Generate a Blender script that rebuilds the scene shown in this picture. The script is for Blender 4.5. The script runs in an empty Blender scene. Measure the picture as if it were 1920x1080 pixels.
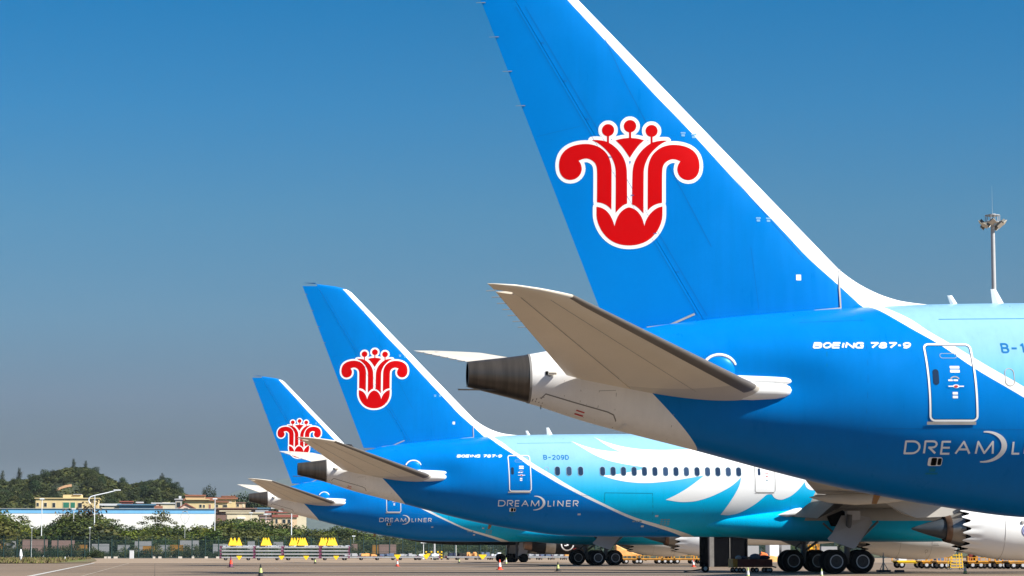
import bpy, bmesh, math, random
from mathutils import Vector, Matrix, geometry, noise
R = math.radians
random.seed(7)
scene = bpy.context.scene
col = scene.collection

# ------------------------------------------------------------------ camera, sky, sun, exposure
EYE = 1.296
YAW, PITCH, FPX = 0.140593, 0.104454, 4703.4
cd = bpy.data.cameras.new("camera")
cam = bpy.data.objects.new("camera", cd); col.objects.link(cam)
cam.location = (0, 0, EYE)
cam.rotation_euler = (math.pi/2 + PITCH, 0, -YAW)
cd.sensor_width = 36; cd.lens = 36*FPX/1920
cd.clip_start = 0.5; cd.clip_end = 30000
scene.camera = cam

SUN_AZ, SUN_EL = R(56), R(41)          # azimuth: from behind the camera towards its right
light_dir = Vector((-math.sin(SUN_AZ)*math.cos(SUN_EL), math.cos(SUN_AZ)*math.cos(SUN_EL), -math.sin(SUN_EL)))
world = bpy.data.worlds.new("World"); scene.world = world; world.use_nodes = True
wn = world.node_tree.nodes; wl = world.node_tree.links; wn.clear()
sky = wn.new("ShaderNodeTexSky"); sky.sky_type = 'NISHITA'; sky.sun_disc = False
sky.sun_elevation = SUN_EL; sky.sun_rotation = math.pi - SUN_AZ
sky.altitude = 0; sky.air_density = 1.0; sky.dust_density = 0.6; sky.ozone_density = 3.0
bg = wn.new("ShaderNodeBackground"); bg.inputs[1].default_value = 0.05
tc_w = wn.new("ShaderNodeTexCoord"); sx_w = wn.new("ShaderNodeSeparateXYZ"); wl.new(tc_w.outputs['Generated'], sx_w.inputs[0])
tint = wn.new("ShaderNodeValToRGB"); wl.new(sx_w.outputs[2], tint.inputs[0])   # clear polarised sky: deeper towards the zenith, grey blue dust at the horizon
TINT = [(0.0365, (0.164, 0.198, 0.282)), (0.0598, (0.306, 0.368, 0.521)), (0.0916, (0.331, 0.538, 0.71)), (0.1338, (0.256, 0.625, 0.828)), (0.1757, (0.116, 0.644, 0.956)), (0.216, (0.012, 0.618, 0.991))] + [(0.45, (0.25, 0.66, 0.92)), (1.0, (0.36, 0.70, 0.90))]
tint.color_ramp.elements[0].position = TINT[0][0]; tint.color_ramp.elements[0].color = (*TINT[0][1], 1)
tint.color_ramp.elements[1].position = TINT[-1][0]; tint.color_ramp.elements[1].color = (*TINT[-1][1], 1)
for p_, c_ in TINT[1:-1]: tint.color_ramp.elements.new(p_).color = (*c_, 1)
mt = wn.new("ShaderNodeMix"); mt.data_type = 'RGBA'; mt.blend_type = 'MULTIPLY'; mt.inputs['Factor'].default_value = 1
wl.new(sky.outputs[0], mt.inputs[6]); wl.new(tint.outputs[0], mt.inputs[7])
wo = wn.new("ShaderNodeOutputWorld")
wl.new(mt.outputs[2], bg.inputs[0]); wl.new(bg.outputs[0], wo.inputs[0])
sd = bpy.data.lights.new("sun", 'SUN'); sd.energy = 5.0; sd.angle = R(0.53); sd.color = (1.0, 0.955, 0.88)
sun = bpy.data.objects.new("sun", sd); col.objects.link(sun)
sun.rotation_euler = light_dir.to_track_quat('-Z', 'Y').to_euler(); sun.location = (60, -40, 80)
vs = scene.view_settings
vs.view_transform = 'Standard'; vs.look = 'None'; vs.exposure = 0.95; vs.gamma = 1.0; vs.use_curve_mapping = False
scene.cycles.max_bounces = 6
scene.cycles.volume_bounces = 0

# ------------------------------------------------------------------ helpers
def tag(o, label=None, cat=None, group=None, kind=None):
    if label: o["label"] = label
    if cat: o["category"] = cat
    if group: o["group"] = group
    if kind: o["kind"] = kind
    return o
def empty(name, loc=(0, 0, 0), rz=0.0, label=None, cat=None, group=None):
    o = bpy.data.objects.new(name, None); col.objects.link(o)
    o.location = loc; o.rotation_euler = (0, 0, rz); o.empty_display_size = 0.3
    return tag(o, label, cat, group)
class MB:
    """collects shapes for one mesh object"""
    def __init__(s): s.v = []; s.f = []; s.m = []
    def add(s, verts, faces, mi=0):
        b = len(s.v); s.v += [tuple(p) for p in verts]; s.f += [tuple(b+i for i in f) for f in faces]; s.m += [mi]*len(faces); return s
    def box(s, x0, x1, y0, y1, z0, z1, mi=0):
        v = [(x0,y0,z0),(x1,y0,z0),(x1,y1,z0),(x0,y1,z0),(x0,y0,z1),(x1,y0,z1),(x1,y1,z1),(x0,y1,z1)]
        return s.add(v, [(0,3,2,1),(4,5,6,7),(0,1,5,4),(1,2,6,5),(2,3,7,6),(3,0,4,7)], mi)
    def bar(s, a, b, r, mi=0, n=6, r2=None):
        a, b = Vector(a), Vector(b); d = (b-a)
        if d.length < 1e-6: return s
        r2 = r if r2 is None else r2
        q = d.to_track_quat('Z', 'Y'); v = []
        for p, rr in ((a, r), (b, r2)):
            for i in range(n):
                t = 2*math.pi*(i+.5)/n; v.append(p + q @ Vector((math.cos(t)*rr, math.sin(t)*rr, 0)))
        f = [(i, (i+1) % n, n+(i+1) % n, n+i) for i in range(n)] + [tuple(range(n-1, -1, -1)), tuple(range(n, 2*n))]
        return s.add(v, f, mi)
    def lathe(s, prof, axis='x', o=(0, 0, 0), n=32, mi=0, caps=True):
        """prof: list of (along axis, radius)"""
        v = []; o = Vector(o)
        for a, r in prof:
            for i in range(n):
                t = 2*math.pi*i/n; c, sn = math.cos(t)*r, math.sin(t)*r
                v.append(o + (Vector((a, c, sn)) if axis == 'x' else Vector((sn, a, c)) if axis == 'y' else Vector((c, sn, a))))
        f = []
        for k in range(len(prof)-1):
            for i in range(n):
                j = (i+1) % n; f.append((k*n+i, k*n+j, (k+1)*n+j, (k+1)*n+i))
        if caps: f += [tuple(range(n-1, -1, -1)), tuple(range((len(prof)-1)*n, len(prof)*n))]
        return s.add(v, f, mi)
    def loft(s, rings, mi=0, closed=True, caps=True):
        n = len(rings[0]); v = [p for r in rings for p in r]; f = []
        for k in range(len(rings)-1):
            for i in range(n if closed else n-1):
                j = (i+1) % n; f.append((k*n+i, k*n+j, (k+1)*n+j, (k+1)*n+i))
        if caps and closed: f += [tuple(range(n-1, -1, -1)), tuple(range((len(rings)-1)*n, len(rings)*n))]
        return s.add(v, f, mi)
    def prism(s, poly, ext, mi=0):
        """poly: 3D points, ext: extrusion vector"""
        n = len(poly); e = Vector(ext); v = [Vector(p) for p in poly] + [Vector(p)+e for p in poly]
        f = [tuple(range(n-1, -1, -1)), tuple(range(n, 2*n))] + [(i, (i+1) % n, n+(i+1) % n, n+i) for i in range(n)]
        return s.add(v, f, mi)
    def mesh(s, name, mats, smooth=False, fix=True, sharp=None):
        me = bpy.data.meshes.new(name); me.from_pydata(s.v, [], s.f)
        for m in (mats if isinstance(mats, (list, tuple)) else [mats]): me.materials.append(m)
        me.polygons.foreach_set("material_index", s.m)
        if fix:
            bm = bmesh.new(); bm.from_mesh(me); bmesh.ops.recalc_face_normals(bm, faces=bm.faces); bm.to_mesh(me); bm.free()
        if smooth:
            me.polygons.foreach_set("use_smooth", [True]*len(me.polygons))
            me.set_sharp_from_angle(angle=R(sharp if sharp else 38))
        me.update(); return me
    def build(s, name, mats, parent=None, smooth=False, fix=True, sharp=None, loc=None):
        return put(name, s.mesh(name, mats, smooth, fix, sharp), parent, loc)
def put(name, me, parent=None, loc=None):
    o = bpy.data.objects.new(name, me); col.objects.link(o)
    if parent is not None: o.parent = parent
    if loc is not None: o.location = loc
    return o
def kids(o): return KIDS.get(o.name) or list(o.children)
KIDS = {}
def copy_tree(o, parent=None):
    c = o.copy(); col.objects.link(c)
    if parent is not None: c.parent = parent
    for ch in list(o.children): copy_tree(ch, c)
    return c
def pix(u, Y, v):
    """the real place of a point seen at photo pixel (u, v) whose distance along world Y is known"""
    r = (u-960)/FPX; U = (540-v)/FPX
    fw = math.cos(PITCH)-U*math.sin(PITCH); z = math.sin(PITCH)+U*math.cos(PITCH)
    x = r*math.cos(YAW)+fw*math.sin(YAW); y = -r*math.sin(YAW)+fw*math.cos(YAW)
    return Vector((x/y*Y, Y, EYE+z/y*Y))
def gx(u, Y): return pix(u, Y, 1033).x
PXM = lambda Y: Y*0.99/FPX/ (math.cos(YAW)**0)      # metres per photo pixel at distance Y

# ------------------------------------------------------------------ materials
def tintspec(m, c, lv):
    b = m.node_tree.nodes["Principled BSDF"]; b.inputs['Specular Tint'].default_value = (*c, 1); b.inputs['Specular IOR Level'].default_value = lv; b.inputs['Coat Weight'].default_value = 0.0
    return m
def mat(name, c, rough=0.5, metal=0.0, coat=0.0, var=0.0, scale=3.0, bump=0.0, spec=0.5, rnd=0.0, streak=None):
    m = bpy.data.materials.new(name); m.use_nodes = True
    nt = m.node_tree; b = nt.nodes["Principled BSDF"]
    b.inputs['Base Color'].default_value = (*c, 1); b.inputs['Roughness'].default_value = rough
    b.inputs['Metallic'].default_value = metal; b.inputs['Coat Weight'].default_value = coat; b.inputs['Coat Roughness'].default_value = 0.06
    b.inputs['Specular IOR Level'].default_value = spec
    if var or bump or rnd:
        tc = nt.nodes.new("ShaderNodeTexCoord"); nz = nt.nodes.new("ShaderNodeTexNoise")
        nz.inputs['Scale'].default_value = scale; nz.inputs['Detail'].default_value = 6; nz.inputs['Roughness'].default_value = 0.65
        src = tc.outputs['Object']
        if streak:
            mp = nt.nodes.new("ShaderNodeMapping"); mp.inputs['Scale'].default_value = streak; nt.links.new(src, mp.inputs[0]); src = mp.outputs[0]
        nt.links.new(src, nz.inputs['Vector'])
        mr = nt.nodes.new("ShaderNodeMapRange"); mr.inputs[1].default_value = 0.3; mr.inputs[2].default_value = 0.7
        mr.inputs[3].default_value = 1-var; mr.inputs[4].default_value = 1+var
        nt.links.new(nz.outputs[0], mr.inputs[0])
        val = mr.outputs[0]
        if rnd:
            oi = nt.nodes.new("ShaderNodeObjectInfo"); r2 = nt.nodes.new("ShaderNodeMapRange")
            r2.inputs[3].default_value = 1-rnd; r2.inputs[4].default_value = 1+rnd
            nt.links.new(oi.outputs['Random'], r2.inputs[0])
            mu = nt.nodes.new("ShaderNodeMath"); mu.operation = 'MULTIPLY'; nt.links.new(val, mu.inputs[0]); nt.links.new(r2.outputs[0], mu.inputs[1]); val = mu.outputs[0]
        h = nt.nodes.new("ShaderNodeHueSaturation"); h.inputs['Color'].default_value = (*c, 1)
        nt.links.new(val, h.inputs['Value']); nt.links.new(h.outputs[0], b.inputs['Base Color'])
        if rnd:
            oi2 = nt.nodes.new("ShaderNodeObjectInfo"); r3 = nt.nodes.new("ShaderNodeMapRange"); r3.inputs[3].default_value = 0.5-rnd*0.09; r3.inputs[4].default_value = 0.5+rnd*0.05
            w = nt.nodes.new("ShaderNodeMath"); w.operation = 'FRACT'; k = nt.nodes.new("ShaderNodeMath"); k.operation = 'MULTIPLY'; k.inputs[1].default_value = 7.31
            nt.links.new(oi2.outputs['Random'], k.inputs[0]); nt.links.new(k.outputs[0], w.inputs[0]); nt.links.new(w.outputs[0], r3.inputs[0]); nt.links.new(r3.outputs[0], h.inputs['Hue'])
        if bump:
            bp = nt.nodes.new("ShaderNodeBump"); bp.inputs['Strength'].default_value = bump; bp.inputs['Distance'].default_value = 0.05
            nt.links.new(nz.outputs[0], bp.inputs['Height']); nt.links.new(bp.outputs[0], b.inputs['Normal'])
    return m
BLUE = (0.0, 0.168, 0.54); CYAN = (0.0, 0.44, 0.76); WHITE = (0.80, 0.80, 0.79)
M = {}
M['white'] = mat("white_paint", WHITE, 0.32, coat=0.10, spec=0.3, var=0.025, scale=0.8)
M['blue'] = mat("blue_paint", BLUE, 0.32, coat=0.10, spec=0.3, var=0.03, scale=0.6)
M['cyan'] = mat("cyan_paint", CYAN, 0.32, coat=0.10, spec=0.3, var=0.02, scale=0.6)
tintspec(M['blue'], (.15, .6, 1), .28); tintspec(M['cyan'], (.4, .85, 1), .28)
M['regblue'] = mat("registration_blue", (0.0, 0.13, 0.36), 0.4, spec=.15)
M['white_print'] = mat("white_print", (0.82, 0.82, 0.82), 0.4)
M['logo_red'] = mat("emblem_red", (0.50, 0.0, 0.001), 0.4, coat=0.0, var=0.02, spec=.12)
M['grey_paint'] = mat("wing_grey_paint", (0.43, 0.41, 0.375), 0.42, coat=0.1, var=0.05, scale=0.7)
M['elevator'] = mat("elevator_paint", (0.76, 0.68, 0.56), 0.4, coat=0.1, var=0.07, scale=0.5, streak=(1, .35, 1))
M['flap_dark'] = mat("flap_dark_grey", (0.028, 0.027, 0.026), 0.6, spec=.1, var=.1)  # near black: shade on the drooped flap is put into its colour
M['stab_white'] = mat("stabilizer_paint", (0.70, 0.64, 0.54), 0.4, coat=0.1, var=0.07, scale=0.5, streak=(1, .35, 1))
M['panel_line'] = mat("panel_line", (0.20, 0.19, 0.18), 0.6)
M['panel_line_blue'] = mat("panel_line_blue", (0.0, 0.112, 0.36), 0.5, spec=.2)
M['panel_line_teal'] = mat("panel_line_teal", (0.0, 0.17, 0.30), 0.5, spec=.2)
M['steel'] = mat("leading_edge_grey", (0.125, 0.11, 0.095), 0.34, metal=0.0, var=0.12, scale=0.9)
M['seal'] = mat("grey_seal", (0.34, 0.33, 0.31), 0.5, var=0.1)
M['nozzle'] = mat("heat_stained_metal", (0.088, 0.075, 0.063), 0.34, metal=0.55, var=0.28, scale=1.2, streak=(6, .5, .5))
M['dark'] = mat("dark_opening", (0.006, 0.006, 0.006), 0.9, spec=.0)
M['glass'] = mat("cabin_window_glass", (0.018, 0.035, 0.075), 0.08, coat=0.6)
M['glass_blind'] = mat("cabin_window_dimmed", (0.035, 0.065, 0.13), 0.15)
M['fin_print'] = mat("pale_fin_print", (0.16, 0.36, 0.62), 0.5, spec=.1)
M['winframe'] = mat("window_seal", (0.20, 0.30, 0.36), 0.5)
M['placard_red'] = mat("placard_red", (0.55, 0.03, 0.03), 0.4)
M['tyre'] = mat("tyre_rubber", (0.006, 0.006, 0.0065), 0.85, var=0.2, scale=6, spec=.12)
M['hub'] = mat("wheel_hub_grey", (0.015, 0.015, 0.017), 0.5)
M['rim'] = mat("wheel_rim_grey", (0.55, 0.56, 0.58), 0.4)
M['strut'] = mat("gear_strut", (0.10, 0.10, 0.105), 0.45, metal=0.3)
M['door_grey'] = mat("gear_door_grey", (0.52, 0.53, 0.56), 0.5, var=0.05, scale=1.0)
M['core'] = mat("engine_core_metal", (0.27, 0.26, 0.245), 0.30, metal=0.7, var=0.2, scale=1.2)
M['core_dark'] = mat("engine_ring_brown", (0.16, 0.10, 0.07), 0.4, metal=0.7, var=0.2, scale=3)
M['cone'] = mat("exhaust_cone_metal", (0.030, 0.040, 0.052), 0.4, metal=0.0, var=0.15, scale=1)
M['black_paint'] = mat("black_paint", (0.006, 0.006, 0.007), 0.5, spec=.1)
M['brown'] = mat("drain_mast_brown", (0.36, 0.16, 0.04), 0.5)
M['yellow'] = mat("safety_yellow", (0.88, 0.56, 0.008), 0.5, var=0.12, scale=2)
M['amber'] = mat("worn_amber_paint", (0.62, 0.27, 0.012), 0.55, var=0.3, scale=2.5)
M['orange'] = mat("orange_tarpaulin", (0.80, 0.16, 0.03), 0.6, var=0.15, scale=1.5, bump=0.4)
M['tan'] = mat("tan_tarpaulin", (0.80, 0.40, 0.13), 0.7, var=0.2, scale=2, bump=0.4)
M['purple'] = mat("dolly_roller_maroon", (0.15, 0.03, 0.08), 0.5, var=0.2)
M['dolly_grey'] = mat("dolly_pale_grey", (0.34, 0.345, 0.355), 0.5, var=.2, scale=2)
M['galv'] = mat("galvanised_steel", (0.52, 0.53, 0.55), 0.45, metal=0.35, var=0.12, scale=3)
M['conered'] = mat("cone_orange_red", (0.80, 0.06, 0.02), 0.5)
M['conewhite'] = mat("cone_reflective_white", (0.75, 0.75, 0.74), 0.4)
M['conegreen'] = mat("cone_reflective_lime", (0.50, 0.58, 0.20), 0.4)
M['rubber'] = mat("black_rubber", (0.015, 0.016, 0.016), 0.75)
M['red_cart'] = mat("cart_dark_red", (0.16, 0.018, 0.012), 0.5, var=0.2)
M['denim'] = mat("blue_grey_bag", (0.11, 0.15, 0.24), 0.7, var=0.2)
M['navy'] = mat("navy_bag", (0.02, 0.03, 0.07), 0.7)
M['faded_amber'] = mat("dolly_faded_amber", (0.50, 0.24, 0.03), 0.6, var=.35, scale=2.5)
M['concrete'] = mat("pale_concrete", (0.50, 0.46, 0.40), 0.85, var=0.12, scale=2)
M['fence'] = mat("fence_green", (0.005, 0.030, 0.028), 0.6, var=0.1)
M['pole_white'] = mat("pole_white", (0.78, 0.80, 0.82), 0.4)
M['pole_grey'] = mat("pole_grey", (0.42, 0.43, 0.44), 0.45, var=0.08, scale=1)
def leaf_mat(name, c, rnd=0.35):
    m = mat(name, c, 0.6, var=0.35, scale=0.6, rnd=rnd, spec=0.25)
    nt = m.node_tree; b = nt.nodes["Principled BSDF"]; out = nt.nodes["Material Output"]
    tr = nt.nodes.new("ShaderNodeBsdfTranslucent"); mx = nt.nodes.new("ShaderNodeMixShader"); mx.inputs[0].default_value = 0.22
    nt.links.new(b.inputs['Base Color'].links[0].from_socket, tr.inputs[0])
    nt.links.new(b.outputs[0], mx.inputs[1]); nt.links.new(tr.outputs[0], mx.inputs[2]); nt.links.new(mx.outputs[0], out.inputs[0])
    return m
M['leaf_mid'] = leaf_mat("leaf_mid_green", (0.058, 0.088, 0.015))
M['leaf_dark'] = leaf_mat("leaf_dark_green", (0.027, 0.045, 0.014))
M['leaf_olive'] = leaf_mat("leaf_olive", (0.072, 0.082, 0.018))
M['leaf_yellow'] = leaf_mat("leaf_yellow_green", (0.12, 0.15, 0.018))
M['leaf_grey'] = leaf_mat("leaf_grey_green", (0.036, 0.050, 0.030), 0.2)
M['bark'] = mat("bark", (0.10, 0.075, 0.05), 0.9, var=0.2)
# ------------------------------------------------------------------ the airliner: surfaces in metres, x forward, l across (negative = towards the camera), z up
def pchip(tab):
    X = [p[0] for p in tab]; Y = [p[1] for p in tab]; n = len(X)
    H = [X[i+1]-X[i] for i in range(n-1)]; D = [(Y[i+1]-Y[i])/H[i] for i in range(n-1)]
    m = [0.0]*n; m[0] = D[0]; m[-1] = D[-1]
    for i in range(1, n-1):
        if D[i-1]*D[i] > 0:
            a = 2*H[i]+H[i-1]; b = H[i]+2*H[i-1]; m[i] = (a+b)/(a/D[i-1]+b/D[i])
    def f(q):
        q = min(max(q, X[0]), X[-1]); i = 0
        while i < n-2 and q > X[i+1]: i += 1
        t = (q-X[i])/H[i]
        return (1+2*t)*(1-t)**2*Y[i]+t*(1-t)**2*H[i]*m[i]+t*t*(3-2*t)*Y[i+1]+t*t*(t-1)*H[i]*m[i+1]
    return f
def lin(tab):
    def f(q):
        if q <= tab[0][0]:
            (a, b), (c, d) = tab[0], tab[1]
        elif q >= tab[-1][0]:
            (a, b), (c, d) = tab[-2], tab[-1]
        else:
            for k in range(len(tab)-1):
                if tab[k][0] <= q <= tab[k+1][0]: (a, b), (c, d) = tab[k], tab[k+1]; break
        return b+(d-b)*(q-a)/(c-a)
    return f
TOP = pchip([(8.3,6.40),(9.97,6.61),(10.6,6.73),(11.4,6.92),(12.2,7.12),(13.2,7.37),(14.5,7.57),(16.2,7.76),(18,7.92),(19.2,8.0),(21.2,8.1),(24,8.17),(28,8.22),(32,8.25),(58,8.25),(62,8.12),(65,7.72),(67.5,7.0),(69.5,6.1),(70.6,5.35),(71.1,4.75)])
BOT = pchip([(8.3,5.70),(9.97,5.28),(11.5,4.80),(12.45,4.55),(14.51,4.04),(16.58,3.50),(18.07,3.14),(19.57,2.83),(21.4,2.52),(23.8,2.22),(26,2.14),(29,2.12),(34,2.12),(46,2.04),(54,1.84),(59,1.86),(62,2.05),(65,2.5),(67.5,3.1),(69.5,3.65),(70.6,4.15),(71.1,4.7)])
HW = pchip([(8.3,.36),(9.97,.68),(12,1.12),(14,1.52),(16,1.9),(18,2.25),(20,2.52),(22,2.72),(24,2.82),(26,2.87),(28,2.885),(58,2.885),(62,2.7),(65,2.3),(67.5,1.75),(69.5,1.05),(70.6,.5),(71.1,.04)])
def dent(x, z):
    # shallow hollow in the skin round the stabilizer root
    e = 1/(1+math.exp(-(x-12.9)/.45))/(1+math.exp((x-17.55)/.42)); return 1-.125*e*math.exp(-((z-5.80)/.72)**2)
def side(x, z):
    t, b = TOP(x), BOT(x); s = (z-(t+b)/2)/((t-b)/2); s = max(-.999, min(.999, s)); return -HW(x)*math.sqrt(1-s*s)*dent(x, z)
FIN_TE = lambda z: 8.42+(16.98-z)*.386
FIN_LE = lin([(7.0,20.7),(8.0,19.7),(9.07,18.629),(16.451,11.364),(16.61,11.095),(16.69,10.86),(16.78,10.44),(16.89,9.52),(16.98,8.46)])
FIN_IN = [(7.9,19.32),(7.972,19.25),(8.571,18.595),(9.008,18.089),(9.357,17.702),(9.971,17.123),(11.43,15.728),(12.89,14.378),(13.953,13.34),(14.639,12.718),(16.389,11.08),(16.55,10.93),(16.72,10.75),(16.8,10.70)]
FIN_H = lambda z: 9.80+(16.04-z)*.588
def naca(u): return 5*(.2969*math.sqrt(max(u, 0))-.126*u-.3516*u*u+.2843*u**3-.1036*u**4)
FT = .088
def fin_side(x, z):
    a, b = FIN_LE(z), FIN_TE(z); c = max(a-b, .05); u = min(max((a-x)/c, 0), 1)
    return -FT*c*naca(u)
def surf_point(S, x, z, off):
    e = .02; dx = (S(x+e, z)-S(x-e, z))/(2*e); dz = (S(x, z+e)-S(x, z-e))/(2*e)
    n = Vector((dx, -1, dz)).normalized(); return Vector((x, S(x, z), z))+n*off, n
def decal_mesh(name, polys, S, off, mats, step=.3, mi=0):
    """flat print or a thin panel that follows the skin: the polygons (x, z) are triangulated together and laid on surface S, standing off it"""
    vs_, fs = [], []
    for P in polys:
        ring = []
        for i in range(len(P)):
            a, b = Vector(P[i]), Vector(P[(i+1) % len(P)]); k = max(1, int(math.ceil((b-a).length/step)))
            for j in range(k): ring.append(a.lerp(b, j/k))
        area = sum(ring[i].x*ring[(i+1) % len(ring)].y-ring[(i+1) % len(ring)].x*ring[i].y for i in range(len(ring)))
        if area < 0: ring.reverse()
        b0 = len(vs_); vs_ += ring; fs.append(list(range(b0, b0+len(ring))))
    x0, x1 = min(v.x for v in vs_), max(v.x for v in vs_); z0, z1 = min(v.y for v in vs_), max(v.y for v in vs_)
    nx, nz = int((x1-x0)/step), int((z1-z0)/step)
    if nx*nz < 9000:
        for i in range(1, nx):
            for j in range(1, nz): vs_.append(Vector((x0+(x1-x0)*i/nx+.0003*j, z0+(z1-z0)*j/nz+.0002*i)))
    V, E, F, ov, oe, of = geometry.delaunay_2d_cdt(vs_, [], fs, 0, 1e-5)
    F = [f for f, o in zip(F, of) if len(o) > 0]
    used = sorted({i for f in F for i in f}); ix = {k: i for i, k in enumerate(used)}
    pts, nor = [], []
    for k in used:
        p, n = surf_point(S, V[k][0], V[k][1], off); pts.append(p); nor.append(n)
    faces = []
    for f in F:
        f = [ix[i] for i in f]; a, b, c = pts[f[0]], pts[f[1]], pts[f[2]]
        if (b-a).cross(c-a).dot(nor[f[0]]) < 0: f.reverse()
        faces.append(f)
    me = bpy.data.meshes.new(name); me.from_pydata(pts, [], faces)
    for m in (mats if isinstance(mats, list) else [mats]): me.materials.append(m)
    me.polygons.foreach_set("use_smooth", [True]*len(faces))
    me.normals_split_custom_set_from_vertices([tuple(n) for n in nor]); me.update()
    return me
# ---- stroke lettering
def strokes(lines, w):
    out = []
    for P in lines:
        P = [Vector(p) for p in P]
        P = [p for i, p in enumerate(P) if i == 0 or (p-P[i-1]).length > 1e-5]
        for a, b in zip(P, P[1:]):
            d = (b-a); n = Vector((-d.y, d.x)).normalized()*(w/2); out.append([a+n, a-n, b-n, b+n])
        for p in P[1:-1] if (P[0]-P[-1]).length > 1e-6 else P[:-1]:
            out.append([p+Vector((math.cos(t*math.pi/4+.39), math.sin(t*math.pi/4+.39)))*(w/2) for t in range(8)])
    return out
def arc(cx, cy, rx, ry, a0, a1, n=10): return [(cx+rx*math.cos(R(a0+(a1-a0)*i/n)), cy+ry*math.sin(R(a0+(a1-a0)*i/n))) for i in range(n+1)]
GL = {'D': [[(0,0),(0,1),(.5,1)]+arc(.5,.5,.5,.5,90,-90)[1:]+[(.5,0),(0,0)]],
      'R': [[(0,0),(0,1),(.62,1)]+arc(.62,.74,.36,.26,90,-90,8)[1:]+[(.3,.48)], [(.38,.48),(.95,0)]],
      'E': [[(1,1),(0,1),(0,0),(1,0)], [(0,.5),(.95,.5)]],
      'A': [[(0,0),(.5,1),(1,0)], [(.2,.36),(.8,.36)]],
      'M': [[(0,0),(.07,1),(.5,.05),(.93,1),(1,0)]],
      'L': [[(0,1),(0,0),(1,0)]], 'I': [[(.5,0),(.5,1)]], 'N': [[(0,0),(0,1),(1,0),(1,1)]],
      'B': [[(0,0),(0,1),(.6,1)]+arc(.6,.76,.36,.24,90,-90,6)[1:]+[(0,.52)], [(.6,.52)]+arc(.62,.26,.38,.26,90,-90,6)+[(0,0)]],
      'O': [arc(.5,.5,.5,.5,0,360,20)], '0': [arc(.5,.5,.46,.5,0,360,18)],
      'G': [[(1,.82),(.8,1),(.2,1),(0,.8),(0,.2),(.2,0),(.95,0),(.95,.48),(.55,.48)]],
      '7': [[(0,1),(1,1),(.35,0)]], '8': [arc(.5,.75,.4,.25,0,360,14), arc(.5,.25,.48,.25,0,360,14)],
      '9': [arc(.5,.68,.46,.32,0,360,14), [(.96,.68),(.9,.3),(.55,0),(.1,.04)]],
      '2': [[(.02,.78)]+arc(.5,.72,.46,.28,150,-20,8)+[(0,0),(1,0)]], '-': [[(.1,.48),(.9,.48)]], '1': [[(.15,.8),(.5,1),(.5,0)]],
      'S': [[(.95,.85),(.8,1),(.2,1),(.03,.8),(.2,.55),(.8,.45),(.97,.2),(.8,0),(.2,0),(.05,.15)]], 'F': [[(0,0),(0,1),(1,1)], [(0,.52),(.85,.52)]]}
def letter(ch, x, z, w, h, sw, shear=0.0):
    return strokes([[(x+p[0]*w+shear*p[1]*h, z+p[1]*h) for p in L] for L in GL[ch]], sw)

# ---- livery: which paint where along the body
def curve_of(nt, zsock, tab, z0, z1, x0, x1):
    a = nt.nodes.new("ShaderNodeMapRange"); a.inputs[1].default_value = z0; a.inputs[2].default_value = z1; nt.links.new(zsock, a.inputs[0])
    f = nt.nodes.new("ShaderNodeFloatCurve"); c = f.mapping.curves[0]; tab = sorted(tab)
    P = [((z-z0)/(z1-z0), (x-x0)/(x1-x0)) for z, x in tab]
    c.points[0].location = P[0]; c.points[1].location = P[-1]
    for p in P[1:-1]: c.points.new(*p)
    for p in c.points: p.handle_type = 'AUTO_CLAMPED'
    f.mapping.update(); nt.links.new(a.outputs[0], f.inputs['Value'])
    b = nt.nodes.new("ShaderNodeMapRange"); b.clamp = False; b.inputs[3].default_value = x0; b.inputs[4].default_value = x1; nt.links.new(f.outputs[0], b.inputs[0])
    return b.outputs[0]
def greater(nt, a, b):
    m = nt.nodes.new("ShaderNodeMath"); m.operation = 'GREATER_THAN'
    for k, s in enumerate((a, b)):
        if isinstance(s, (int, float)): m.inputs[k].default_value = s
        else: nt.links.new(s, m.inputs[k])
    return m.outputs[0]
def mixc(nt, f, a, b):
    m = nt.nodes.new("ShaderNodeMix"); m.data_type = 'RGBA'
    nt.links.new(f, m.inputs['Factor'])
    for s, k in ((a, 6), (b, 7)):
        if isinstance(s, tuple): m.inputs[k].default_value = (*s, 1)
        else: nt.links.new(s, m.inputs[k])
    return m.outputs[2]
def livery_base(name):
    m = mat(name, WHITE, 0.33, coat=0.10, spec=0.3); nt = m.node_tree; b = nt.nodes["Principled BSDF"]
    tc = nt.nodes.new("ShaderNodeTexCoord"); sp = nt.nodes.new("ShaderNodeSeparateXYZ"); nt.links.new(tc.outputs['Object'], sp.inputs[0])
    return m, nt, b, sp.outputs[0], sp.outputs[2], tc
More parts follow.
